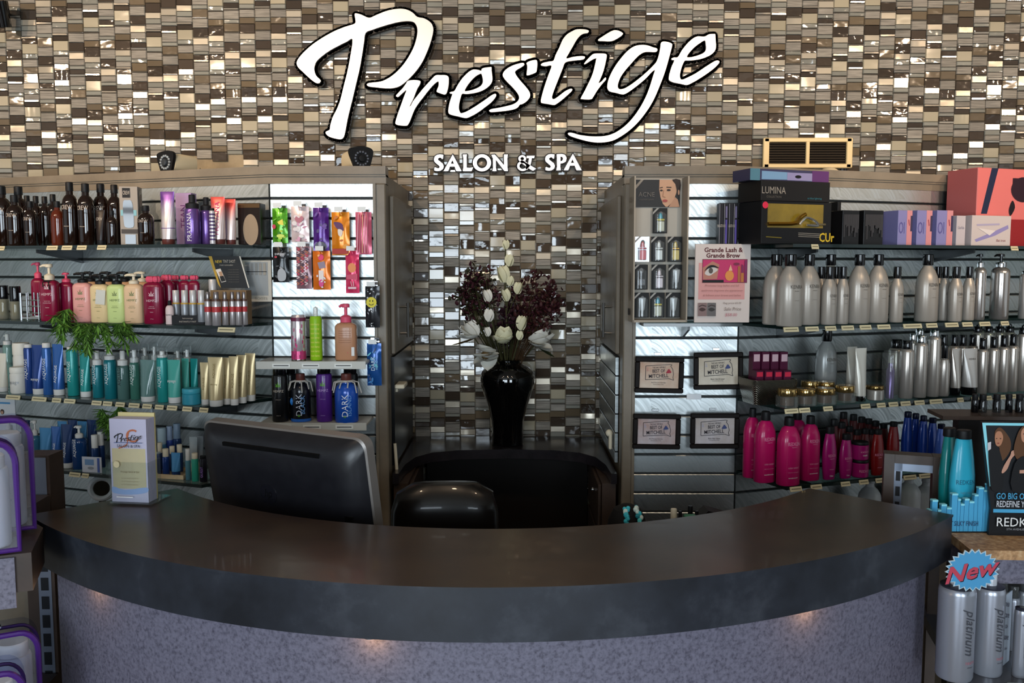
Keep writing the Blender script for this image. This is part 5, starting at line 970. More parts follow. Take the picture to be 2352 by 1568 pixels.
# ---------------------------------------------------------------- framed awards on the slat panel
INKB=M('2d2a33',.6)
def plaque(x0,y0,x1,y1,tilt,cols,lab,line):
    Y=3.038; p=Py((x0+x1)/2,(y0+y1)/2,Y); w=(x1-x0)*3.05/F*.985; h=(y1-y0)*3.05/F*.985; t=thing('framed_award',lab,'picture frame',p,0,'framed awards on the slat panel'); t.rotation_euler=(0,tilt,0)
    g=MB(); fw_=.017; fm=M('140f0d',.55,spec=.15)
    for c,d in (((0,0,h/2-fw_/2),(w,.016,fw_)),((0,0,-h/2+fw_/2),(w,.016,fw_)),((-w/2+fw_/2,0,0),(fw_,.016,h-2*fw_)),((w/2-fw_/2,0,0),(fw_,.016,h-2*fw_))): g.box(c,d,fm,bev=.003)
    g.build('frame',t)
    g=MB(); a,b=cols; pm=mottled('award_paper_'+a,a,b,9,.5); W_,H_=w-2*fw_,h-2*fw_; g.box((0,.002,0),(W_,.004,H_),pm); c=Card(g,230,240,585,490,W_,H_,-.0003,-H_/2)
    sd=[(283,280),(505,262),(520,265),(510,280),(528,305),(538,360),(532,385),(540,412),(520,405),(500,398),(283,412)]; c.line(sd+[sd[0]],5,INKB)
    cm=M('b04a58',.6) if line==0 else M('8f9ac0',.6); c.text('2017',300,312,16,cm,34,rot=pi/2); c.text('THE DAILY REPUBLIC',405,292,16,INKB,120,rot=.06)
    c.text('BEST OF',402,325,32,INKB,112,rot=.05,off=.01); c.text('MITCHELL',402,372,36,INKB,178,rot=.06,off=.01); c.poly(smooth([(470,345),(478,325),(492,305),(508,322),(515,340)],3),M('a02f3f',.6) if line==0 else M('3f4a78',.6)); c.text(['Best Manicure Salon/Spa','Best Hairdresser','Best Massage Salon/Spa','Best Hair Salon'][line],403,438,13,INKB,180); c.text('Presented Salon of Spa',403,456,10,INKB,110); g.build('certificate',t)
    hk=thing('panel_clip','silver clip over the '+lab.split(',')[0],'clip',(p.x-.0,3.078,p.z+h/2+.008),0,'clips above the framed awards'); g=MB(); g.box((0,.0,0),(.024,.012,.010),M('cfd4d6',.2,.8),bev=.001); g.box((0,.006,-.006),(.018,.003,.016),CHR); g.build('clip_plate',hk)
plaque(1457,819,1571,903,.02,('b58d72','cbb9a6'),'black framed award with the red emblem, upper pair',0)
plaque(1592,808,1707,895,-.015,('b3a48e','cdc4b4'),'black framed award hung highest, nearest the silver basket',1)
plaque(1452,949,1564,1032,.015,('a3847a','bdb4b8'),'black framed award with pinkish paper, lower pair',2)
plaque(1584,947,1699,1031,0,('a79b92','c3bec2'),'black framed award nearest the magenta bottles',3)
g=MB(); g.box((0,0,0),(.052,.001,.020),M('e4e6e8',.4)); o=g.build('price_card',None,Py(1594,911,3.078)); tag(o,'blank white price card on the slat between the award pairs','card')
# ================================================================ award unit shelves: boxes on the top shelf
SR=SH['R1']
def boxat(sh,x0,x1,top,d,dep,lab,dz=0,name='product_box',cat='box',group=None,rz=None,front=None,m=BLK,draw=None,zb=None,frame=None):
    p,r,h,q=spot(sh,(x0+x1)/2,d,(x1-x0),top,dz); t=thing(name,lab,cat,p,q if rz is None else rz,group); g=MB(); W_=2*r/ (math.cos(TH) if rz is None else 1); g.box((0,dep/2,h/2),(W_,dep,h),m,bev=.001)
    if draw: draw(Card(g,0,0,100,100,W_,h))
    g.build('carton',t); return t,W_,h
for i,px in enumerate((1656,1667,1678,1689)):
    boxat('R1',px-5,px+5,466,.19,.05,f'slim black carton with violet stripe, {ORD[i]} of four upright next to the styling tool boxes',rz=-.05,group='slim black cartons',m=M('15121a',.6),draw=lambda c,i=i:(c.rect(30,40,70,98,M('4a3192',.4)) if i%2 else c.text('SMOOTH',50,55,20,LBLT,60,rot=pi/2),c.rect(2,2,10,98,M('a9a6aa',.4)),c.rect(30,8,70,36,M('6b5f86',.4)) if i%2 else None))
OL=mottled('gold_window','6f5a16','a08424',4,.3)
t,W_,h=boxat('R1',1739,1919,463,.04,.13,'black curling iron carton with a yellow window, under the flat lettered carton',draw=lambda c:(c.rect(8,6,88,62,OL),c.text('CUr',94,84,22,M('d9b52e',.4),22,off=.02),[c.line([(52,74+i*4),(84,76+i*4)],1.2,M('9a9184',.5)) for i in range(3)],c.line([(6,84),(28,86)],2,M('7a6a20',.5)),c.ell(4,10,4,8,M('e0304c',.35))))
g=MB(); g.tube([(-W_*.42,-.004,h*.46),(-W_*.1,-.008,h*.47),(W_*.0,-.010,h*.50)],.006,GOLD,8); g.tube(smooth([(-.01,-.012,h*.48),(.0,-.018,h*.62),(.02,-.018,h*.70)],4,False),.006,GOLD,8); g.tube(smooth([(.0,-.012,h*.46),(.025,-.014,h*.62),(.06,-.014,h*.55),(.075,-.012,h*.44),(.03,-.014,h*.45)],4,False),[.004]*17,M('cfd2d2',.15,.9),8); g.tube([(.05,-.008,h*.46),(W_*.4,-.004,h*.47)],.004,M('b9a984',.2,.8),8); g.build('curling_iron',t)
zB=h; p=SH['R1'][4]
t,W2,h2=boxat('R1',1739,1917,416,.04,.13,'flat black carton with thin pale lettering, stacked on the curling iron carton',dz=zB+.0005,m=M('1d1917',.35),draw=lambda c:(c.text('LUMINA',18,48,34,M('9c9184',.45),34),c.text('COLLECTION',18,80,10,M('6b635a',.5),32),c.text('oz blue lightning',77,84,12,M('3a7a86',.5),44)))
t,W3,h3=boxat('R1',1713,1916,390,.06,.10,'iridescent blue violet carton with a silver tube picture, on top of the stack',dz=zB+h2+.001,m=ombre('x','49637a','7a5a8c') if 0 else M('4b4763',.2,.3),draw=lambda c:(c.rect(0,0,12,100,M('5f8a98',.25,.3)),c.rect(78,0,100,100,M('6d3f74',.25,.3)),c.poly([(14,18),(46,22),(78,30),(78,92),(46,86),(14,90)],M('8fb0cc',.15,.5)),c.rect(46,24,78,90,M('a99cc0',.2,.4)),c.ell(60,58,4,14,BLK)))
for a,b,lab in ((1931,1975,'black carton with silver drip print, nearer the curling iron carton'),(1979,2031,'black carton with silver drip print and a blue tool on its side')):
    def dr(c): 
        q=random.Random(a); 
        for i in range(14): c.rect(8+i*6,12,13+i*6,12+q.uniform(30,75),M('4a4748',.3,.4))
    t,W_,h=boxat('R1',a,b,483,.06,.10,lab,m=M('161516',.3),draw=dr,group='black drip print cartons')
    if a>1950: g=MB(); c=Card(g,0,0,100,100,.10,h); c.poly([(15,24),(85,45),(88,60),(15,40)],M('6f8fc0',.3)); c.text('PRO',20,62,10,LBLT,24); c.text('straightener',40,72,8,M('5a5758',.5),60); o=g.build('side_print',t); o.location=(W_/2+.0006,.05,0); o.rotation_euler=(0,0,pi/2)
boxat('R1',1921,1930,463,.12,.04,'small black wedge carton between the gold window carton and the drip print cartons',m=BLK)
for i,(a,b) in enumerate(((2058,2096),(2101,2142),(2146,2190))):
    boxat('R1',a,b,483,.05,.09,f'lavender carton with pink edge, {ORD[i]} of three from the drip print cartons',group='lavender cartons',m=M('837fb0',.4),draw=lambda c:(c.rect(62,0,100,100,M('d08a8c',.4)),c.text('Ol',26,50,34,M('5a5590',.5),40),c.rect(88,15,100,60,M('3a3350',.4)),c.line([(74,26),(80,44)],4,M('a03a4a',.4))))
boxat('R1',2193,2218,495,.05,.09,'narrow white carton next to the flat iron carton',m=M('bdb3b6',.45),draw=lambda c:(c.text('GlamPalm',50,40,10,M('8a8290',.5),70),))
boxat('R1',2220,2331,495,.035,.06,'white carton picturing a lavender flat iron, in front of the pink box',m=M('c6b9b6',.45),draw=lambda c:(c.poly([(8,80),(60,50),(92,30),(94,42),(60,66),(12,88)],M('8d84b4',.4)),c.line([(12,32),(70,28)],6,M('a99fb8',.4)),c.poly([(15,42),(45,66),(60,50)],M('d9cfcc',.5)),c.text('flat iron',75,82,9,M('a06a6a',.5),34)))
PKB=M('d4706c',.4); p,r,h,q=spot('R1',2298,.10,124,387); t=thing('hair_dryer_box','big pink gift box with navy stripe at the outer end of the top shelf','box',p,q); g=MB(); g.box((0,.07,h/2),(2*r*1.25,.14,h),PKB,bev=.002); c=Card(g,1960,25,2352,580,2*r*1.25,h); c.poly([(2062,25),(2112,25),(2040,350),(1995,350)],M('1f2540',.4)); c.poly([(2190,385),(2352,385),(2352,580),(2170,580)],M('8d1f22',.4)); c.rect(2225,90,2352,180,M('2a1420',.4)); c.ell(2310,170,95,90,M('2a1420',.4)); c.poly(smooth([(2250,300),(2230,250),(2210,290),(2205,330),(2220,360)],3),M('1a1016',.4)); g.build('carton',t)
# ---------------------------------------------------------------- second shelf: grey litre bottles
KEN=M('a8a096',.32,.25,coat=.15); KT=M('5c564f',.5)
kt=lambda z=.62,hh=.05,a=.02: (('KENRA',z,hh,KT,{'a':a,'w':1.0}),('shampoo',z-.06,.018,KT,{'a':a,'w':.7}),('volumizing',.36,.016,M('837b72',.5),{'a':a,'w':.7}))
GK='grey litre bottles on the second shelf'; GKs='grey small bottles on the second shelf'
SK=S(KEN,GBLK,tx=kt(.55)); SKs=S(KEN,GBLK,ct=.79,tx=kt(.5))
for px,w,d,lab in ((1780,62,.11,'grey litre bottle half hidden at the inner end of the second shelf'),(1812,64,.04,'grey litre bottle in front at the inner end of the second shelf'),(1855,56,.06,'grey litre bottle, third from the poster'),(1904,54,.16,'grey litre bottle hidden behind the first small grey bottle'),(1970,54,.06,'grey litre bottle, nearer the poster in the middle pair'),(2013,53,.07,'grey litre bottle, farther from the poster in the middle pair'),(2126,55,.06,'grey litre bottle standing alone beside a gap')): put('litre','R2',px,584,w,d,SK,lab,GK)
for px,w,d,lab in ((1883,33,.13,'small grey bottle behind the first front small one'),(1918,33,.14,'small grey bottle behind, between the two front small ones'),(1902,37,.04,'small grey bottle in front, nearer the poster of two'),(1933,30,.05,'small grey bottle in front, farther from the poster of two'),(2057,32,.06,'small grey bottle alone between the middle litre pair and the gap'),(2150,30,.12,'small grey bottle, first of four beside the lone litre bottle'),(2167,28,.10,'small grey bottle, second of four beside the lone litre bottle'),(2192,33,.05,'small grey bottle, third of four beside the lone litre bottle'),(2222,29,.06,'small grey bottle, last of four before the pump bottles')): put('slim','R2',px,612,w,d,SKs,lab,GKs)
KSV=M('b9b3ae',.18,.8)
for px,w,lab in ((2246,27,'slim silver pump bottle with black pump on the second shelf'),(2293,40,'wider silver pump bottle with black pump on the second shelf')):
    t,r,h=put('pump','R2',px,583,w,.06,S(KSV,GBLK,ct=.80,e=2,ky=1,L=1.0),lab); g=MB(); g.lathe([(r*.56,h*.80),(r*.58,h*.86),(r*.56,h*.87)],CHR,18); g.build('collar',t)
put('can','R2',2350,622,22,.06,S(M('b9b3ae',.25,.5),CHR,ct=.93),'silver can cut by the photo edge on the second shelf')
# ---------------------------------------------------------------- third shelf
KS=M('b5aea6',.25,.6); KSs=M('b9b2aa',.24,.65)
p,r,h,q=spot('R3',1772,.10,112,870); t=thing('silver_basket','woven silver basket of burgundy packs beside the framed award','basket',p,q*.7); wv,n=raw('silver_weave'); b=n.b; b.inputs['Metallic'].default_value=1; b.inputs['Roughness'].default_value=.3
tc=n.new('ShaderNodeTexCoord'); wa=n.new('ShaderNodeTexWave',bands_direction='DIAGONAL'); wa.inputs['Scale'].default_value=130; n.l(tc.outputs['Object'],wa.inputs[0]); rp=ramp(n,[(.2,'3a3833'),(.7,'c9c5b8')]); n.l(wa.outputs['Fac'],rp.inputs[0]); n.l(rp.outputs[0],b.inputs['Base Color']); bp=n.new('ShaderNodeBump'); bp.inputs['Distance'].default_value=.004; n.l(wa.outputs['Fac'],bp.inputs['Height']); n.l(bp.outputs[0],b.inputs['Normal'])
g=MB(); g.loft([(r*.86,.05,0,0,.03),(r,.065,h*.8,0,.03),(r*1.0,.065,h,0,.03),(r*.96,.061,h,0,.03),(r*.84,.046,.006,0,.03)],wv,32,8); g.build('basket',t)
PKM=M('4a1530',.35)
for row in range(2):
    for i in range(4):
        b=thing('hair_chalk_pack',f'burgundy pack, {ORD[i]} in the {"front" if row==0 else "back"} row of the silver basket','box',p+Vector(((i-1.5)*r*.38,.008+row*.042,.0085)),q*.7,'burgundy packs in the silver basket'); g=MB(); hh=h*(1.25+.7*row); W_=r*.34; g.box((0,0,hh/2),(W_,.03,hh),PKM,bev=.001); c=Card(g,0,0,100,100,W_,hh,-.015); c.rect(10,5,90,20,M('c9a8b0' if row else 'c02a44',.4)); g.build('carton',b)
put('litre','R3',1895,757,53,.19,S(M('8d8f8d',.25,.2),GBLK,ct=.83,tx=kt(.56,.05,.0)),'large grey litre bottle standing alone at the back of the third shelf')
TW=M('b9b5aa',.35,.1)
put('tube','R3',1954,796,28,.13,S(TW,CHR,cb=.06),'pale squeeze tube standing behind the chrome based one'); put('tube','R3',1974,799,31,.05,S(M('cbc7bc',.28,.2),CHR,cb=.10,band=((.10,.16,PLAS),)),'pale squeeze tube with chrome base, third shelf front')
LID=M('b99a62',.12,.9); CJ=clear('clear_jar_glass','ecebe4',.93)
for i,(px,top,w,d,lab) in enumerate(((1807,891,43,.02,'gold lidded clear jar, corner of the third shelf'),(1849,891,43,.03,'gold lidded clear jar, second along the front from the corner'),(1894,890,44,.03,'gold lidded clear jar, third along the front from the corner'),(1940,884,42,.04,'taller gold lidded clear jar next to the chrome based tube'),(1858,874,38,.11,'gold lidded clear jar, first of the two behind, nearer the basket'),(1896,876,38,.11,'gold lidded clear jar, second of the two behind'))): put('jar','R3',px,top,w,d,S(CJ,LID,ct=.62,e=4,cream=M('4a3a30',.4)),lab,'gold lidded jars')
put('jar','R3',2010,884,38,.05,S(M('aaa59c',.25,.5),M('8d7448',.15,.9),ct=.72),'silver jar with bronze lid between the tubes and the clear bottle'); put('jar','R3',1988,883,30,.13,S(CJ,LID,ct=.6),'gold lidded jar tucked behind the chrome based tube')
t,r,h=put('cyl','R3',2043,805,37,.05,S(clear('clear_tall_cover','eceeec',.93),PLAS,ct=.97),'clear tall cover over a slim violet can',name='clear_cover_can'); g=MB(); g.lathe([(0,.02*h),(r*.5,.02*h),(r*.5,.60*h),(r*.3,.66*h),(r*.3,.74*h),(0,.74*h)],M('6a5a86',.2,.6),16); g.build('inner_can',t)
put('can','R3',2055,779,34,.15,S(KS,GBLK,ct=.84,cw=.72),'silver can with black cap behind the clear covered can')
GC='silver cans on the third shelf'
for kd,px,top,w,d,c_,ct,lab in (('can',2079,781,31,.05,GBLK,.85,'silver can with black cap, first front can after the clear cover'),('can',2092,766,20,.16,CHR,.88,'silver can with chrome cap at the back, nearer of two'),('can',2107,753,26,.15,CHR,.88,'silver can with chrome cap at the back, taller of two'),('can',2111,770,29,.05,CHR,.88,'silver can with chrome cap in front, shorter of two'),('can',2141,757,28,.05,CHR,.90,'silver can with chrome cap in front, taller of two')): put(kd,'R3',px,top,w,d,S(KS,c_,ct=ct,cw=.7),lab,GC)
put('slim','R3',2166,792,26,.045,S(KSs,GBLK,ct=.74),'small silver bottle with black cap in front of the chrome capped cans')
put('tube','R3',2193,800,26,.045,S(KSs,GBLK,cb=.16),'narrow silver squeeze tube on black cap'); put('tube','R3',2225,800,40,.04,S(M('c2bfbb',.3,.3),GBLK,cb=.17,tx=(('KENRA',.78,.04,KT),)),'wide silver squeeze tube on black cap')
for i,px in enumerate((2253,2278,2301,2322)): put('can','R3',px,776-i*3,24,.05,S(KSs,GBLK,ct=.80,cw=.62),f'silver can with black cap, {ORD[i]} of the front row after the wide tube',GC)
put('can','R3',2344,752,25,.05,S(KSs,GBLK,ct=.90,cw=.72,dome=1),'taller silver can with domed black cap at the outer end of the third shelf',GC)
for i,px in enumerate((2163,2187,2207,2229)): put('can','R3',px,768,24,.13,S(KSs,GBLK,ct=.80,cw=.62),f'silver can with tall black cap, {ORD[i]} in the row behind the squeeze tubes',GC)
for i,px in enumerate((2240,2264,2290,2313)): put('can','R3',px,749,25,.19,S(KSs,GBLK,ct=.90,cw=.72,dome=1),f'silver can with domed cap, {ORD[i]} in the farthest row of the third shelf',GC)
# ---------------------------------------------------------------- lowest shelf: magenta, red and blue
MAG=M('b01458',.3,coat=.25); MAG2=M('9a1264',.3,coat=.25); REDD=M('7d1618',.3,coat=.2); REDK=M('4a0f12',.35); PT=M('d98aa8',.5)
rt=lambda a=.0: (('REDKEN',.62,.05,PT,{'a':a,'w':1.1}),('magnetics',.57,.018,PT,{'a':a,'w':.6}),('color extend',.27,.03,PT,{'a':a,'w':1.0}),('shampoo for color-treated',.2,.016,PT,{'a':a,'w':1.0}),('acondicionador',.12,.018,WINK,{'a':a,'w':1.0}))
GM='magenta bottles on the lowest shelf'
for px,top,w,d,lab in ((1725,937,40,.16,'large magenta bottle nearest the framed award'),(1755,944,50,.09,'large magenta bottle, second from the framed award'),(1809,957,54,.03,'large magenta bottle in front at the shelf corner'),(1828,945,48,.15,'large magenta bottle hidden behind the corner one'),(1858,954,46,.06,'large magenta bottle, next after the corner one')): put('big','R4',px,top,w,d,S(MAG,BLK,ct=.875,tx=rt()),lab,GM)
for px,top,w,d,lab in ((1903,979,36,.04,'small magenta bottle, nearer the large ones'),(1941,996,34,.035,'small magenta bottle, next to the stacked jars')): put('hip','R4',px,top,w,d,S(MAG2,BLK,ct=.87,tx=(('REDKEN',.46,.05,PT,{'w':1.1}),('magnetics',.40,.025,PT,{'w':.7}),('shampoo',.2,.025,PT,{'w':.9}),('12oz',.08,.03,WINK,{'w':.9}))),lab,'small magenta bottles')
t,r,h=put('jar','R4',1974,1054,38,.035,S(MAG2,BLK,ct=.84,tx=(('REDKEN',.4,.14,PT),)),'lower magenta jar with black lid in a stack of two','stacked magenta jars'); p,r,h,q=spot('R4',1974,.035,38,1054); put('jar','R4',1974,1013,38,.035,S(MAG2,BLK,ct=.84,tx=(('extend',.5,.14,PT),('mask',.3,.1,WINK))),'upper magenta jar with black lid in a stack of two','stacked magenta jars',dz=h+.0005)
put('hip','R4',2013,986,34,.035,S(REDD,BLK,ct=.9,tx=(('REDKEN',.46,.05,PT),('color',.40,.03,PT),('shampoo',.18,.03,PT))),'red bottle in front, beside the stacked jars'); put('hip','R4',2049,968,32,.10,S(REDD,BLK,ct=.9),'red bottle standing behind the grey gondola frame')
GR='dark red bottles in the rows behind'
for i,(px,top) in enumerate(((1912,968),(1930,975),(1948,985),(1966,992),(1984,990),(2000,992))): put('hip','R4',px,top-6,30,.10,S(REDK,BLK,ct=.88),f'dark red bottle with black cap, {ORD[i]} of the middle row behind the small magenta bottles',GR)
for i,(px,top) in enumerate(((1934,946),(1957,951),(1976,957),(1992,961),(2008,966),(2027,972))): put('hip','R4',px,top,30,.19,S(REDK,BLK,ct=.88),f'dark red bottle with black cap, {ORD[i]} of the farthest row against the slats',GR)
BLT=M('1a3f9c',.22,.1,coat=.5); BCAP=M('0f1530',.3)
for i,(px,top,w) in enumerate(((2081,945,30),(2099,949,28),(2117,954,28),(2138,959,30),(2158,973,30))): put('hip','R4',px,top,w,.10-.015*i,S(BLT if i<4 else M('4a6fd0',.2,.1,coat=.6),BCAP,ct=.90),f'blue bottle with navy cap, {ORD[i]} in the row above the grey gondola frame','blue bottles on the lowest shelf')
for i,(px,top,w,sh_) in enumerate(((2000,1098,50,'R5'),(2090,1090,52,'R5'),(2130,1096,50,'R5'))):
    p,r,h,q=spot('R4',px,.17,w,top); zb=.6605; h=zat(top,p.y)-zb; t=thing('white_flask',f'white flask with rounded shoulders, {ORD[i]} of three under the lowest shelf','bottle',(p.x,p.y,zb),q,'white flasks on the base deck'); g=MB(); wm=M('d9d6d8',.3,coat=.3); g.lathe([(0,0),(r*.95,0),(r,.01),(r,h-.07),(r*.95,h-.058),(r*.72,h-.042),(r*.40,h-.030),(r*.36,h-.022),(r*.36,h),(0,h)],wm,24); g.build('body',t); g=MB(); g.lathe([(r*.36,h-.018),(r*.41,h-.016),(r*.41,h),(0,h)],wm,18); g.build('collar',t)
# ================================================================ things on the desk
p=Pz(296,1160,1.0505); q=-.12; t=thing('brochure_holder','clear acrylic brochure holder standing on the curved desk','holder',p,q)
g=MB(); g.box((.006,.04,.003),(.118,.095,.006),ACR,bev=.001); g.box((.002,.001,.055),(.104,.0025,.105),ACR); g.box((-.0495,.03,.055),(.0025,.056,.105),ACR); g.box((.053,.03,.055),(.0025,.056,.105),ACR); g.box((.002,.058,.06),(.104,.0025,.115),ACR); g.build('pocket',t)
for i in range(7):
    b=thing('brochure','salon brochure in front of the acrylic holder, script logo on top' if i==0 else 'plain leaflet stacked behind the front salon brochure','leaflet',p+Matrix.Rotation(q,3,'Z')@Vector((.001,.006+i*.0065,.0065)),q,'brochures in the acrylic holder')
    if i: tag(b,['','salon leaflet directly behind the front brochure','salon leaflet, third in the holder','salon leaflet, fourth in the holder','salon leaflet, fifth in the holder','salon leaflet, sixth in the holder','cream leaflet sticking up at the back of the holder'][i])
    g=MB(); W_,H_=.096,.208+(.0095 if i==6 else 0); pp=M('b9b6cc',.5) if i<6 else M('cdbf8a',.5); g.box((0,.0028,H_/2),(W_,.0055,H_),pp)
    if i==0:
        c=Card(g,785,840,1098,1490,W_,H_); c.rect(800,1070,1085,1385,mottled('cream_print','b3a98e','c6b98e',4,.5)); c.poly(smooth([(800,1370),(900,1395),(1085,1370),(1085,1410),(950,1430),(800,1420)],3),M('8fa6d0',.5)); c.line(ell(985,970,52,44,20,.6,5.6),14,M('b5694a',.5)); c.line(smooth([(955,930),(940,980),(930,1040),(860,1068)],3,False),9,M('b5694a',.5)); prestige(c,822,950,245,DINK); c.line([(830,1022),(1070,1022)],4,M('3a5a8c',.5)); c.text('SALON & SPA',955,1047,22,DINK,220)
        c.text('Prestige Salon & Spa',958,1250,17,M('6d6248',.5),245,shear=.2); [c.text('hair nails massage tanning skincare',958,1300+i_*24,9,M('7a6f55',.5),235) for i_ in range(3)]; c.rect(840,1442,980,1448,WINK); c.ell(850,1190,26,26,M('cfc29a',.5))
    g.build('sheet',b)
# all-in-one computer seen from behind
a=Py(465,965,2.36); b=Py(828,1010,2.10); dv=(Vector((b.x,b.y,0))-Vector((a.x,a.y,0))); W_=dv.length; rz=math.atan2(dv.y,dv.x); ztop=(a.z+b.z)/2; cen=Vector(((a.x+b.x)/2,(a.y+b.y)/2,.7575)); Hm=ztop-.7575
t=thing('desktop_monitor','black all-in-one monitor with silver edge, seen from behind on the desk','monitor',cen,rz); tl_=.17
g=MB(); W_*=1.03
def rr(w,h,r,n=6): return [(sx_*(w/2-r)+r*math.cos(a_),sz*(h/2-r)+r*math.sin(a_)) for sx_,sz,a0 in ((1,1,0),(-1,1,pi/2),(-1,-1,pi),(1,-1,3*pi/2)) for a_ in [a0+pi/2*i/n for i in range(n+1)]]
H0=Hm-.05; zc=.05+H0/2
def M3(x,y,z): v=Matrix.Rotation(tl_,3,'X')@Vector((x,y,z-Hm)); return Vector((v.x,v.y,v.z+Hm))
back=mottled('dark_plastic_shell','15151a','1b1b20',30,.36)
sec=[(rr(W_,H0,.030),.036),(rr(W_,H0,.030),.008),(rr(W_*.985,H0*.98,.032),.004),(rr(W_*.95,H0*.94,.04),-.012),(rr(W_*.88,H0*.86,.05),-.030),(rr(W_*.72,H0*.72,.06),-.040),(rr(W_*.4,H0*.5,.06),-.043)]
vs=[];n=28
for pts,y in sec: vs+=[M3(x,y,z+zc) for x,z in pts]
fs=[(i*n+j,i*n+(j+1)%n,(i+1)*n+(j+1)%n,(i+1)*n+j) for i in range(2,len(sec)-1) for j in range(n)]+[tuple((len(sec)-1)*n+j for j in range(n))]
g.add(vs,fs,back); g.build('back_shell',t)
g=MB(); g.add(vs[:3*n],[(i*n+j,i*n+(j+1)%n,(i+1)*n+(j+1)%n,(i+1)*n+j) for i in range(2) for j in range(n)],M('8d8884',.42,.55)); g.build('silver_rim',t)
g=MB(); g.add([M3(x,.0365,z+zc) for x,z in rr(W_*.985,H0*.98,.028)],[tuple(range(n-1,-1,-1))],M('08080a',.08)); g.build('screen',t)
g=MB(); 
for (x,w_) in ((-.11,.11),(.055,.22)): g.prism([(x-w_/2,zc+H0*.385),(x+w_/2,zc+H0*.385),(x+w_/2,zc+H0*.41),(x-w_/2,zc+H0*.41)],lambda x,z,y:M3(x,y,z),-.0395,-.030,M('030304',.5),sm=False)
g.build('vent_slot',t)
g=MB(); zl_=Hm-.165; g.prism(ell(-.02,zl_,.028,.028,30),lambda x,z,y:M3(x,y,z),-.0446,-.040,M('1b1b21',.15,coat=.8),sm=False)
vs_,fs_,w_=glyphs('hp',.3); g.add([M3(-.02+a_*.024,-.0452,zl_+b_*.030) for a_,b_ in vs_],fs_,M('0a0a0c',.5),False); g.build('logo',t)
g=MB(); g.prism([(W_*.385,Hm-.26),(W_*.435,Hm-.26),(W_*.435,Hm-.195),(W_*.385,Hm-.195)],lambda x,z,y:M3(x,y,z),-.036,-.005,M('060608',.5),sm=False); g.build('port_cover',t)
g=MB(); g.tube([(0,.03,.012),(0,.03,.11)],.03,GBLK,12); g.box((0,.05,.006),(.26,.18,.012),GBLK,bev=.004); g.build('stand',t)
# chair behind the desk
p=Vector((-.20,2.55,0)); t=thing('office_chair','black leather office chair behind the desk','chair',p,.05); LEA=M('0f0c0b',.28,coat=.2)
zt=zat(1109,2.55); g=MB(); vs=[]; 
g.loft([(.13,.028,zt-.52,0,.02,3),(.155,.045,zt-.42,0,.01,3),(.165,.05,zt-.20,0,0,3),(.16,.05,zt-.08,0,.0,3),(.145,.045,zt-.03,0,.01,2.8),(.10,.03,zt-.004,0,.015,2.5),(0,0,zt,0,.015)],LEA,32); g.build('backrest',t)
g=MB(); g.loft([(.2,.2,.42,0,.24,3.5),(.23,.23,.44,0,.24,3.5),(.23,.23,.49,0,.24,3.5),(.2,.2,.515,0,.24,3.5)],LEA,28); g.build('seat',t)
for s_ in (-1,1):
    g=MB(); g.tube(smooth([(s_*.22,.24,.46),(s_*.27,.2,.55),(s_*.27,.1,.66),(s_*.26,.32,.68),(s_*.24,.38,.5)],4,False),.02,LEA,10); g.build('armrest',t)
g=MB(); g.tube([(0,.24,.08),(0,.24,.42)],.028,BLK,14); g.build('gas_lift',t)
for k in range(5):
    a_=2*pi*k/5; d=Vector((math.cos(a_),math.sin(a_),0)); g=MB(); g.tube([Vector((0,.24,.11)),Vector((0,.24,.07))+d*.28],.018,BLK,8); f=g.build('leg',t); g=MB(); g.tube([Vector((-.012,.24,.028))+d*.28,Vector((.012,.24,.028))+d*.28],.027,BLK,12); g.build('caster',f)
# beaded pouch and little bottles on the receptionist's work surface
p=Py(1440,1200,2.3); p.z=.7575; zt=zat(1157,2.3); t=thing('beaded_pouch','black round-topped pouch with turquoise bead strands on the work surface','bag',p); r=45*2.3/F; g=MB(); hh=zt-.7575; g.lathe([(0,0),(r*1.0,0),(r*1.12,hh*.15),(r*1.1,hh*.6),(r*.98,hh*.82),(r*.7,hh*.95),(r*.3,hh*.995),(0,hh)],M('0c0b0c',.75),28); g.build('body',t)
for s_,n in ((-.22,9),(.62,9)):
    g=MB()
    for i in range(n*2):
        f=i/(n*2); th=f*1.15; x=(s_*(.5+.7*f))*r*1.1+R.uniform(-.006,.006); zz=hh*(.985-.42*f*f-.08*f); yy=-math.sqrt(max(.0,(r*1.08)**2*(min(1,.25+1.3*f))-x*x)); g.ball((x,yy,zz),R.uniform(.005,.008),M(R.choice(['3fb8c8','5fd0d4','2f8f9c','cfe0d8']) if f<.8 else 'c9b98a',.3),7,5)
    g.build('bead_strand',t)
WS=.7575
for k,(px,top,w,Y,kd,b,c_,lab) in enumerate(((1547,1168,18,2.3,'cyl','cfc6b0','cfc6b0','small cream bottle just above the desk edge'),(1562,1173,10,2.32,'cyl','15151a','15151a','small black bottle beside the cream one'),(1585,1161,14,2.36,'cyl','1f7a54','121214','green bottle with black cap above the desk edge'),(1600,1173,10,2.34,'cyl','121216','121216','small black vial beside the green bottle'))):
    p=Py(px,1200,Y); p.z=WS; h=zat(top,Y)-WS; r=w/2*Y/F; t=thing('small_bottle',lab,'bottle',p,0,'little bottles on the work surface'); K_cyl(t,r,h,S(M(b,.4),M(c_,.4),ct=.85))
p=Py(1580,1200,2.31); p.z=WS; h=zat(1176,2.31)-WS; t=thing('green_carton','green carton with white band among the little bottles','box',p+Vector((0,-.03,0))); g=MB(); g.box((0,0,h/2),(.032,.03,h),M('23704a',.5),bev=.002); g.box((.002,-.0155,h*.9),(.02,.001,.008),WINK); g.build('carton',t)
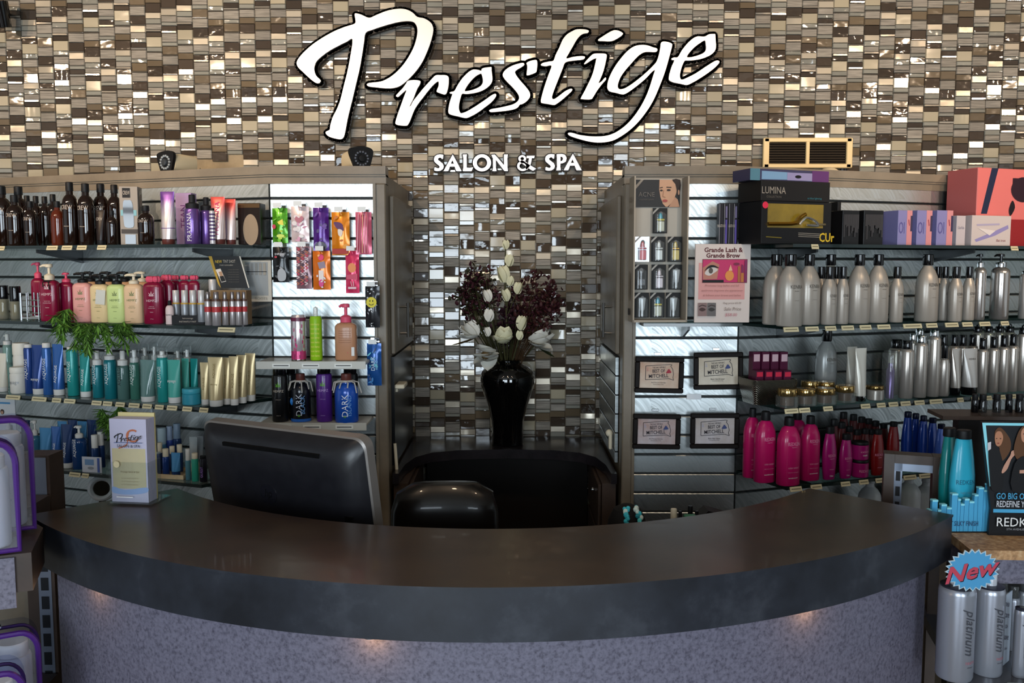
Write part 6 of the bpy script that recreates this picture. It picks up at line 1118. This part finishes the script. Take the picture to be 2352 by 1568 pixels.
p=Py(1636,1200,2.34); p.z=WS; h=zat(1166,2.34)-WS; t=thing('card_reader','dark wedge shaped card reader behind the desk edge','device',p); g=MB(); g.prism([(-.045,0),(.045,0),(.035,h*.93),(-.018,h),(-.04,h*.9)],lambda x,z,y:(x,y,z),-.03,.03,M('141210',.5),sm=False); g.build('case',t); g=MB(); g.box((0,-.032,h*.7),(.05,.003,.05),GBLK); g.build('screen',t)
# ================================================================ display gondolas at the two ends of the desk
def quadslab(g,pts,z0,z1,m): g.prism(pts,lambda x,y,z:(x,y,z),z0,z1,m,sm=False)
STRIP=M('8a93a3',.3,.6); SLOT=M('14161a',.6)
# near the purple bags
t=thing('display_gondola','brown gondola carrying the purple-edged bags','display rack',(-1.3,1.95,0)); o=Vector((-1.3,1.95,0)); fn=lambda x,y,z:(x-o.x,y-o.y,z)
u=Vector((-.16,.42,0)).normalized(); v=Vector((-.93,-.37,0)).normalized(); f0=Vector((-.985,1.74,0))
def gp(a,b): q=f0+u*a+v*b; return (q.x,q.y)
brd=[gp(0,0),(-1.052,1.91),(-1.172,2.025),(-1.185,2.19),(-1.30,2.19),gp(.42,.9),gp(0,.9)]
for z0,z1 in ((.975,1.055),(.52,.58)):
    g=MB(); g.prism(brd,fn,z0,z1,BROWN,sm=False); g.prism([gp(-.006,.03),gp(-.0005,.03),gp(-.0005,.9),gp(-.006,.9)],fn,z0-.03,z1-.005,LAV,sm=False); g.build('shelf_board',t)
g=MB(); g.prism([(-1.26,2.20),(-1.188,2.20),(-1.188,2.27),(-1.26,2.27)],fn,0,1.155,BROWN,sm=False); g.build('end_post',t)
g=MB(); zs_=Vector((-1.213,2.199,0))-o; v_=Vector((1,0,0)); fv=Vector((0,-1,0))
for i in range(19):
    z=.1+i*.05; a_=zs_+fv*.002; g.add([a_-v_*.010+Vector((0,0,z)),a_+v_*.010+Vector((0,0,z)),a_+v_*.010+Vector((0,0,z+.034)),a_-v_*.010+Vector((0,0,z+.034))],[(0,1,2,3)],SLOT,False)
a_=zs_+fv*.001; g.add([a_-v_*.017+Vector((0,0,.03)),a_+v_*.017+Vector((0,0,.03)),a_+v_*.017+Vector((0,0,1.15)),a_-v_*.017+Vector((0,0,1.15))],[(0,1,2,3)],STRIP,False); g.build('slotted_standard',t)
g=MB(); g.prism([(-1.262,2.23),(-1.262,2.25),gp(.47,.9),gp(.45,.9)],fn,.0,1.14,TAUPE,sm=False); g.build('back_panel',t)
g=MB(); g.prism(brd,fn,0,.10,BROWN,sm=False); g.build('base',t)
VIN=clear('clear_vinyl','eceef6',.9,.06); PPL=M('4a2478',.35,coat=.3)
def vbag(a,b,w,h,zb,lab,dd=.10):
    q0=f0+u*a+v*b; t=thing('vinyl_bag',lab,'bag',(q0.x,q0.y,zb+.007),.5,'purple-edged clear bags'); ol=[(-w/2,.004),(w/2,.004)]+[(w/2-.0+(-.035+.035*math.cos(x)),h-.045+.045*math.sin(x)) for x in [pi/2*i/6 for i in range(7)]]+[(-w/2+.035-.035*math.cos(x),h-.045+.045*math.sin(x)) for x in [pi/2-pi/2*i/6 for i in range(7)]]
    g=MB(); g.prism(ol,lambda x,z,y:(x,y,z),-dd/2,dd/2,VIN); g.build('vinyl_body',t)
    for y in (-dd/2,): g=MB(); g.tube([(x,y,z) for x,z in ol],.0065,PPL,8,True); g.build('piping',t)
    g=MB(); s_=[(x,z) for x,z in ol[1:]]; g.tube([(x*1.0,0,z) for x,z in s_],.004,M('2b1450',.4),6); g.box((w*.1,-.0,h+.004),(.022,.012,.008),CHR,bev=.002); g.build('zipper',t)
    for k,x in enumerate((-.27,.25)):
        b_=thing('toiletry_bottle','white bottle inside the '+lab.replace('clear ','').replace(',','')+(', nearer the desk' if k else ', farther from the desk'),'bottle',(q0.x+x*w*.87,q0.y+x*w*.45,zb+.013),.5,'white bottles in the clear bags'); K_cyl(b_,min(w*.19,.040),h*.84,S(M('d3d6dc',.4),WHT,ct=.86,tx=(('repair',.36,.04,M('8a94a3',.5)),('shampoo',.3,.03,M('8a94a3',.5)),('hemp',.46,.035,M('5a8f6a',.5)))))
vbag(.03,.13,.21,.225,1.0555,'clear purple-edged bag, front of the upper shelf'); vbag(.19,.125,.21,.245,1.0555,'clear purple-edged bag, back of the upper shelf')
vbag(.03,.13,.20,.225,.5805+.0,'clear purple-edged bag, front of the lower shelf'); vbag(.19,.125,.20,.245,.5805,'clear purple-edged bag, back of the lower shelf')
# the other gondola
t=thing('display_gondola','dark gondola with a chipboard shelf carrying the blue promotional display','display rack',(1.3,1.95,0)); o=Vector((1.3,1.95,0))
f1=Vector((1.064,1.985,0)); u=Vector((.12,.99,0)).normalized(); v=Vector((.998,-.06,0)).normalized()
def gq(a,b): q=f1+u*a+v*b; return (q.x,q.y)
CHIP=mottled('chipboard','7a5a3c','b98e62',60,.6,c3='d2b48c'); GF=M('1f1a17',.45)
zs=.985
g=MB(); g.prism([gq(-.02,.0),gq(.26,.0),gq(.26,.9),gq(-.02,.9)],fn,zs-.022,zs,CHIP,sm=False); g.prism([gq(.0,.01),gq(.26,.01),gq(.26,.9),gq(.0,.9)],fn,zs-.085,zs-.023,LAV,sm=False); g.build('shelf_board',t)
zl=.700
g=MB(); g.prism([gq(-.10,-.03),gq(.26,.01),gq(.38,.03),gq(.38,.9),gq(-.10,.9)],fn,zl-.03,zl,M('4a4d55',.3),sm=False); g.prism([gq(-.106,.06),gq(-.1005,.06),gq(-.1005,.9),gq(-.106,.9)],fn,zl-.024,zl+.008,M('b5c4c4',.4),sm=False); g.build('lower_shelf_board',t)
zt=zat(958,2.31); g=MB(); g.prism([gq(.40,.12),gq(.44,.12),gq(.44,.9),gq(.40,.9)],fn,.0,zt-.02,M('151211',.5),sm=False); g.prism([gq(.35,.06),gq(.47,.06),gq(.47,.9),gq(.35,.9)],fn,zt-.010,zt,BROWN,sm=False); g.build('centre_panel',t)
# end frame with slotted standard
fx0=Py(2040,1090,2.35); fx1=Py(2152,1090,2.31); zt2=zat(1038,2.35); g=MB(); d=Vector((fx1.x-fx0.x,fx1.y-fx0.y,0)); L=d.length; an=math.atan2(d.y,d.x); rm=Matrix.Rotation(an,3,'Z'); b0=Vector((fx0.x,fx0.y,0))-o
g.box(b0+Vector((0,0,zt2/2)),(.026,.05,zt2),BROWN,rm); g.box(b0+d*.5+Vector((0,0,zt2-.0125)),(L-.027,.049,.024),BROWN,rm); g.box(b0+d+Vector((0,0,zt2/2)),(.026,.05,zt2),BROWN,rm); g.build('end_frame',t)
g=MB(); sp_=b0+d*.135+Vector((0,-.018,0)); g.box(sp_+Vector((0,0,zt2/2-.01)),(.022,.004,zt2-.03),STRIP,rm)
for i in range(24): g.box(sp_+Vector((0,-.003,zt2-.06-i*.042)),(.011,.002,.026),SLOT,rm)
g.box(b0+d*.5+Vector((0,-.018,zt2-.035)),(L*.9,.004,.022),STRIP,rm); g.build('slotted_standard',t)
g=MB(); g.prism([gq(-.04,.05),gq(.38,.05),gq(.38,.9),gq(-.04,.9)],fn,0,.12,GF,sm=False); g.build('base',t)
# black bottles on top of the gondola
for i,(px,top,w) in enumerate(((2238,905,16),(2256,912,18),(2288,914,18),(2316,922,16),(2340,924,18))):
    p=Py(px,955,2.39); p.z=zt+.0005; h=max(.05,zat(top,2.39)-zt); b=thing('black_vial',f'slim black bottle, {ORD[i]} on top of the dark gondola','bottle',p,0,'black bottles on the gondola top'); K_cyl(b,w/2*2.4/F,h,S(GBLK,BLK,ct=.7))
p=Py(2265,950,2.37); p.z=zt+.0005; b=thing('clear_tray','low clear tray among the black bottles on the dark gondola','tray',p+Vector((0,-.035,0))); g=MB(); g.box((0,0,.008),(.07,.03,.016),ACR,bev=.002); g.build('tray',b)
# promotional display: bar shaped front, photo panel, header
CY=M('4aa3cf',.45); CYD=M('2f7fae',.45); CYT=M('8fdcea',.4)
Yd=2.10; p=Py(2211,1222,Yd); p.z=zs+.0005; kk=depth(Yd,1.1)/F/4.3566; t=thing('bar_display','light blue bar-graph shaped card front of the promotional display','display card',p)
bars=[(212,1165),(245,1065),(303,1165),(337,1110),(393,1143),(440,1000),(500,1055),(530,1105),(568,1052),(616,1080),(665,1010),(703,938),(757,965),(788,907),(838,1005),(880,940),(925,1390)]
fb=lambda x,z,y:((x-570)*kk,y,(1400-z)*kk); g=MB()
for (x0,y0),(x1,_) in zip(bars,bars[1:]):
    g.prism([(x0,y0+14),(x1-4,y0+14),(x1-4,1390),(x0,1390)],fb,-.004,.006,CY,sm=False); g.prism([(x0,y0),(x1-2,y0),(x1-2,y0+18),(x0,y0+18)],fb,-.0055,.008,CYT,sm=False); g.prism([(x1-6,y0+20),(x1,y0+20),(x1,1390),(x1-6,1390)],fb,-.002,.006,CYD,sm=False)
g.prism([(212,1388),(900,1388),(900,1400),(212,1400)],fb,-.005,.008,BLK,sm=False); vs_,fs_,w_=glyphs('GET SILKY FINISH',0,.01); kx=330*kk/w_; g.add([((545-570)*kk+a_*kx,-.0062,(1400-1305)*kk+b_*50*kk) for a_,b_ in vs_],fs_,M('2f4f74',.5),False); g.build('bar_card',t)
p=Py(2340,1222,Yd-.03); p.z=zs+.0005; t=thing('photo_panel','promotional panel picturing two long haired women over a brand header','poster',p,-.06); hp=zat(966,Yd)-zs; wp=185*kk*4.3566; g=MB(); kx_=wp/806; g.prism([(-wp/2,hp),(wp/2,hp),(wp/2,0),(-wp/2+115*kx_,0),(-wp/2+128*kx_,hp*.23)],lambda x,z,y:(x,y,z),.002,.010,M('15171b',.4),sm=False); c=Card(g,780,285,1586,1390,wp,hp,.0018)
c.poly([(785,290),(1586,290),(1586,315),(820,315),(905,900),(885,910)],CYT); c.rect(930,1130,1586,1165,CY); c.rect(895,1170,1586,1390,M('101114',.4))
HR=M('5a3a22',.5); c.poly(smooth([(905,400),(925,345),(960,335),(1010,380),(1060,460),(1060,560),(990,660),(950,600),(960,540),(935,500)],4),HR); c.poly(smooth([(908,420),(925,375),(965,375),(988,430),(970,500),(935,515),(915,480)],4),M('b07a5c',.5)); c.ell(925,440,7,4,DINK); c.ell(962,440,7,4,DINK); c.ell(942,485,11,5,M('8a3a36',.5))
c.poly(smooth([(850,560),(880,500),(940,520),(990,660),(1010,760),(1000,940),(900,940),(870,760)],3),M('0c0c0f',.5)); c.poly(smooth([(985,760),(1010,690),(1060,600),(1070,560),(1110,550),(1105,590),(1070,640),(1040,730),(1000,775)],3),M('c0907a',.5)); c.poly([(838,480),(870,470),(872,540),(842,560)],M('c9c4c8',.5))
c.poly(smooth([(1110,420),(1150,330),(1210,310),(1290,360),(1330,520),(1290,680),(1150,660),(1090,560)],4),HR); c.poly(smooth([(1150,380),(1170,335),(1215,330),(1240,380),(1225,450),(1190,475),(1160,450)],4),M('b98468',.5)); c.ell(1175,390,7,4,DINK); c.ell(1212,390,7,4,DINK); c.ell(1192,435,11,5,M('8a3a36',.5)); c.poly(smooth([(1100,680),(1200,600),(1320,640),(1360,940),(1090,940)],3),M('0c0c0f',.5)); c.poly([(1150,740),(1230,735),(1230,770),(1150,772)],M('c0907a',.5))
c.text('GO BIG OR GO HOME',1240,995,62,CY,600,off=.01); c.text('REDEFINE YOUR VOLUME',1240,1072,62,M('c9ccd4',.5),590,off=.01); c.text('REDKEN',1170,1248,85,WINK,430,off=.0,sx=1.1); c.text('5TH AVENUE NYC',1170,1318,20,M('9a9ca0',.5),430); g.build('panel',t)
TQ=M('2fa3bf',.28,coat=.2); TQD=M('0f6f70',.28,coat=.3)
for px,top,w,Y,b_,lab in ((2172,982,58,2.20,TQD,'deep teal bottle with black cap behind the bar-graph card'),(2205,987,60,2.155,TQ,'bright turquoise bottle with black cap behind the bar-graph card')):
    p=Py(px,1200,Y); p.z=zs+.0005; h=zat(top,Y)-zs; b=thing('shampoo_bottle',lab,'bottle',p,.1 if b_ is TQ else .7,'teal bottles on the chipboard shelf'); K_hip(b,w/2*Y/F,h,S(b_,BLK,ct=.91,tx=(('REDKEN',.47,.045,M('1f5f78',.5)),('high rise',.36,.03,M('5a8fa0',.5)),('volume',.31,.03,M('4a7f98',.5)),('lifting shampoo',.26,.02,M('4a7f98',.5)))))
# silver bottles on the lower board
PLT=M('a9adb8',.28,.55); TXB=M('44464e',.5)
for i,(px,top,w,Y,lab) in enumerate(((2190,1346,80,1.93,'large silver bottle with sideways script, nearer the desk'),(2264,1347,66,1.95,'large silver bottle with sideways script, second from the desk'),(2340,1400,32,1.93,'small silver bottle with clear cap cut by the photo edge'))):
    p=Py(px,1556,Y); p.z=zl+.0005; r=w/2*depth(Y,.9)/F; h=zat(top,Y)-zl; b=thing('silver_bottle',lab,'bottle',p,.12,'silver bottles on the lower gondola shelf'); g=MB(); g.lathe([(0,0),(r*.94,0),(r,.006),(r,h-.012),(r*.97,h-.004),(r*.9,h),(0,h)],PLT,28); g.wrap('platinum',h*.56,h*.13,r,1,TXB,True,.1,shear=.35,down=True,lift=.003); g.wrap('neuma',h*.22,h*.03,r,1,M('b0707c',.5),a0=.35,maxw=.7); g.wrap('shampoo',h*.17,h*.022,r,1,TXB,a0=.35,maxw=.7); g.build('body',b)
    g=MB(); g.lathe([(r*.90,h),(r*.92,h+.004),(r*.5,h+.006),(0,h+.006)],M('3f4350',.25,.5),22); g.build('shoulder_ring',b); g=MB(); g.lathe([(0,h+.006),(r*.42,h+.006),(r*.42,h+.03),(r*.3,h+.04),(0,h+.04)],PLAS if i==2 else M('cfd3dc',.25,.3),16); g.build('cap',b)
for i,(px,top,Y) in enumerate(((2296,1330,2.06),(2322,1345,2.07),(2346,1330,2.1))):
    p=Py(px,1500,Y); p.z=zl+.0005; h=zat(top,Y)-zl; b=thing('silver_bottle',f'small silver bottle with clear cap, {ORD[i]} of three behind the white price card','bottle',p,0,'small silver bottles behind the price card'); r=.0145; K_can(b,r,h,S(PLT,PLAS,ct=.82,cw=.72))
p=Py(2306,1545,1.99); p.z=zl+.0005; h=zat(1362,1.99)-zl; t=thing('price_card','white price card leaning beside the large silver bottles','card',p,.75); g=MB(); g.box((0,0,h/2),(.055,.0025,h),M('b9c4d4',.5)); c=Card(g,0,0,100,400,.055,h,-.0014); [c.text(s,40,60+i*62,22,M('4a4258',.5),60,rot=-.3) for i,s in enumerate(('neu','care','$24','save','pair'))]; g.build('board',t)
# starburst
p=Py(2233,1309,1.87); t=thing('starburst_sign','blue starburst sign reading new above the large silver bottles','sign',p); t.rotation_euler=(0,-.0,.05); r0=66*1.89/F; g=MB(); st=[]
for i in range(48): a_=2*pi*i/48+.05; q=r0*(1.0 if i%2==0 else .84); st.append((q*math.cos(a_),q*.78*math.sin(a_)))
g.prism(st,lambda x,z,y:(x,y,z),-.001,.001,M('b9cdd6',.5),sm=False); g.poly([(x*.93,z*.93) for x,z in st],lambda x,z:(x,-.0016,z),M('4f9ccb',.5))
for dx,dz,y,m in ((.0022,-.0022,-.0022,M('23202c',.5)),(0,0,-.0030,M('c0485a',.45))):
    vs_,fs_,w_=glyphs('New',.15,.025); k_=r0*.62; g.add([(a_*k_*1.12+dx+b_*k_*.1,y,b_*k_*(1)+a_*k_*.22+dz) for a_,b_ in vs_],fs_,m,False)
g.build('star_card',t); g=MB(); g.tube([(.0,.002,-r0*.7),(.0,.012,-r0*1.0)],.002,PLAS,6); g.build('pick',t)
# ================================================================ light
def area(name,loc,rot,sx_,sy_,e,col):
    l=bpy.data.lights.new(name,'AREA'); l.shape='RECTANGLE'; l.size=sx_; l.size_y=sy_; l.energy=e; l.color=col; o=bpy.data.objects.new(name,l); C.objects.link(o); o.location=loc; o.rotation_euler=rot; return o
for a_,b_ in ((WX0,PX0),(PX1,WX1)): area('shop_window_daylight',((a_+b_)/2,YBK-.08,(WZ0+WZ1)/2),(pi/2,0,0),b_-a_,WZ1-WZ0,DAYE*(b_-a_)/(WX1-WX0-1.12),(.78,.90,1.0))
def spotl(name,x,y,z,tx_,ty_,tz_,e,col,ang=70,bl=.6,size=.03):
    l=bpy.data.lights.new(name,'SPOT'); l.energy=e; l.color=col; l.spot_size=math.radians(ang); l.spot_blend=bl; l.shadow_soft_size=size; o=bpy.data.objects.new(name,l); C.objects.link(o); o.location=(x,y,z); o.rotation_euler=(Vector((tx_,ty_,tz_))-Vector((x,y,z))).to_track_quat('-Z','Y').to_euler()
WARM_=(1,.75,.52)
TL=((-3.75,-2.05,1.2),(-3.0,-1.65,1.2),(-2.2,-1.2,1.0),(-1.35,-.75,.8),(.1,.05,.3),(1.2,.7,.6),(2.3,1.3,.9),(3.0,1.75,1.0),(3.85,2.1,1.2))
for x,tx_,k_ in TL: spotl('track_spot_wall',x,.5,3.1,tx_,3.75,2.35,SPE*k_,WARM_,46,.9,.022)
for sx_ in (-1,1): area('added_side_daylight',(sx_*(XR+.06-.1),.95,1.45),(pi/2,0,sx_*pi/2),3.0,2.2,SDE,(.74,.88,1.0))  # added daylight from the unseen sides, for the angled slat panels to reflect
for x in (-.9,.0,.9): spotl('ceiling_downlight',x,1.0,3.2,x,1.9,1.0,DWE,(1,.74,.5),80,.8,.05)
w=bpy.data.worlds.new('World'); bpy.context.scene.world=w; w.use_nodes=True; bg=w.node_tree.nodes['Background']; bg.inputs[0].default_value=(.55,.68,.85,1); bg.inputs[1].default_value=.6
# ceiling lamps the spots belong to (track and cans), behind the top of the frame
g=MB(); g.box((0,.5,3.225),(8.2,.035,.03),BLK); o=g.build('lighting_track'); tag(o,'black lighting track along the ceiling facing the mosaic wall','track')
cam=bpy.data.cameras.new('Camera'); cam.lens=36*F/2352; cam.sensor_width=36; co=bpy.data.objects.new('Camera',cam); C.objects.link(co); co.location=(0,0,CZ); co.rotation_euler=(pi/2-PIT,0,0); cam.clip_start=.05
sc_=bpy.context.scene; sc_.camera=co; sc_.view_settings.view_transform='Standard'; sc_.view_settings.look='None'; sc_.view_settings.gamma=1; sc_.view_settings.use_curve_mapping=False; sc_.view_settings.exposure=EXPO
cy=sc_.cycles; cy.use_denoising=True; cy.max_bounces=8; cy.transparent_max_bounces=16; cy.caustics_reflective=False; cy.caustics_refractive=False; cy.sample_clamp_indirect=4
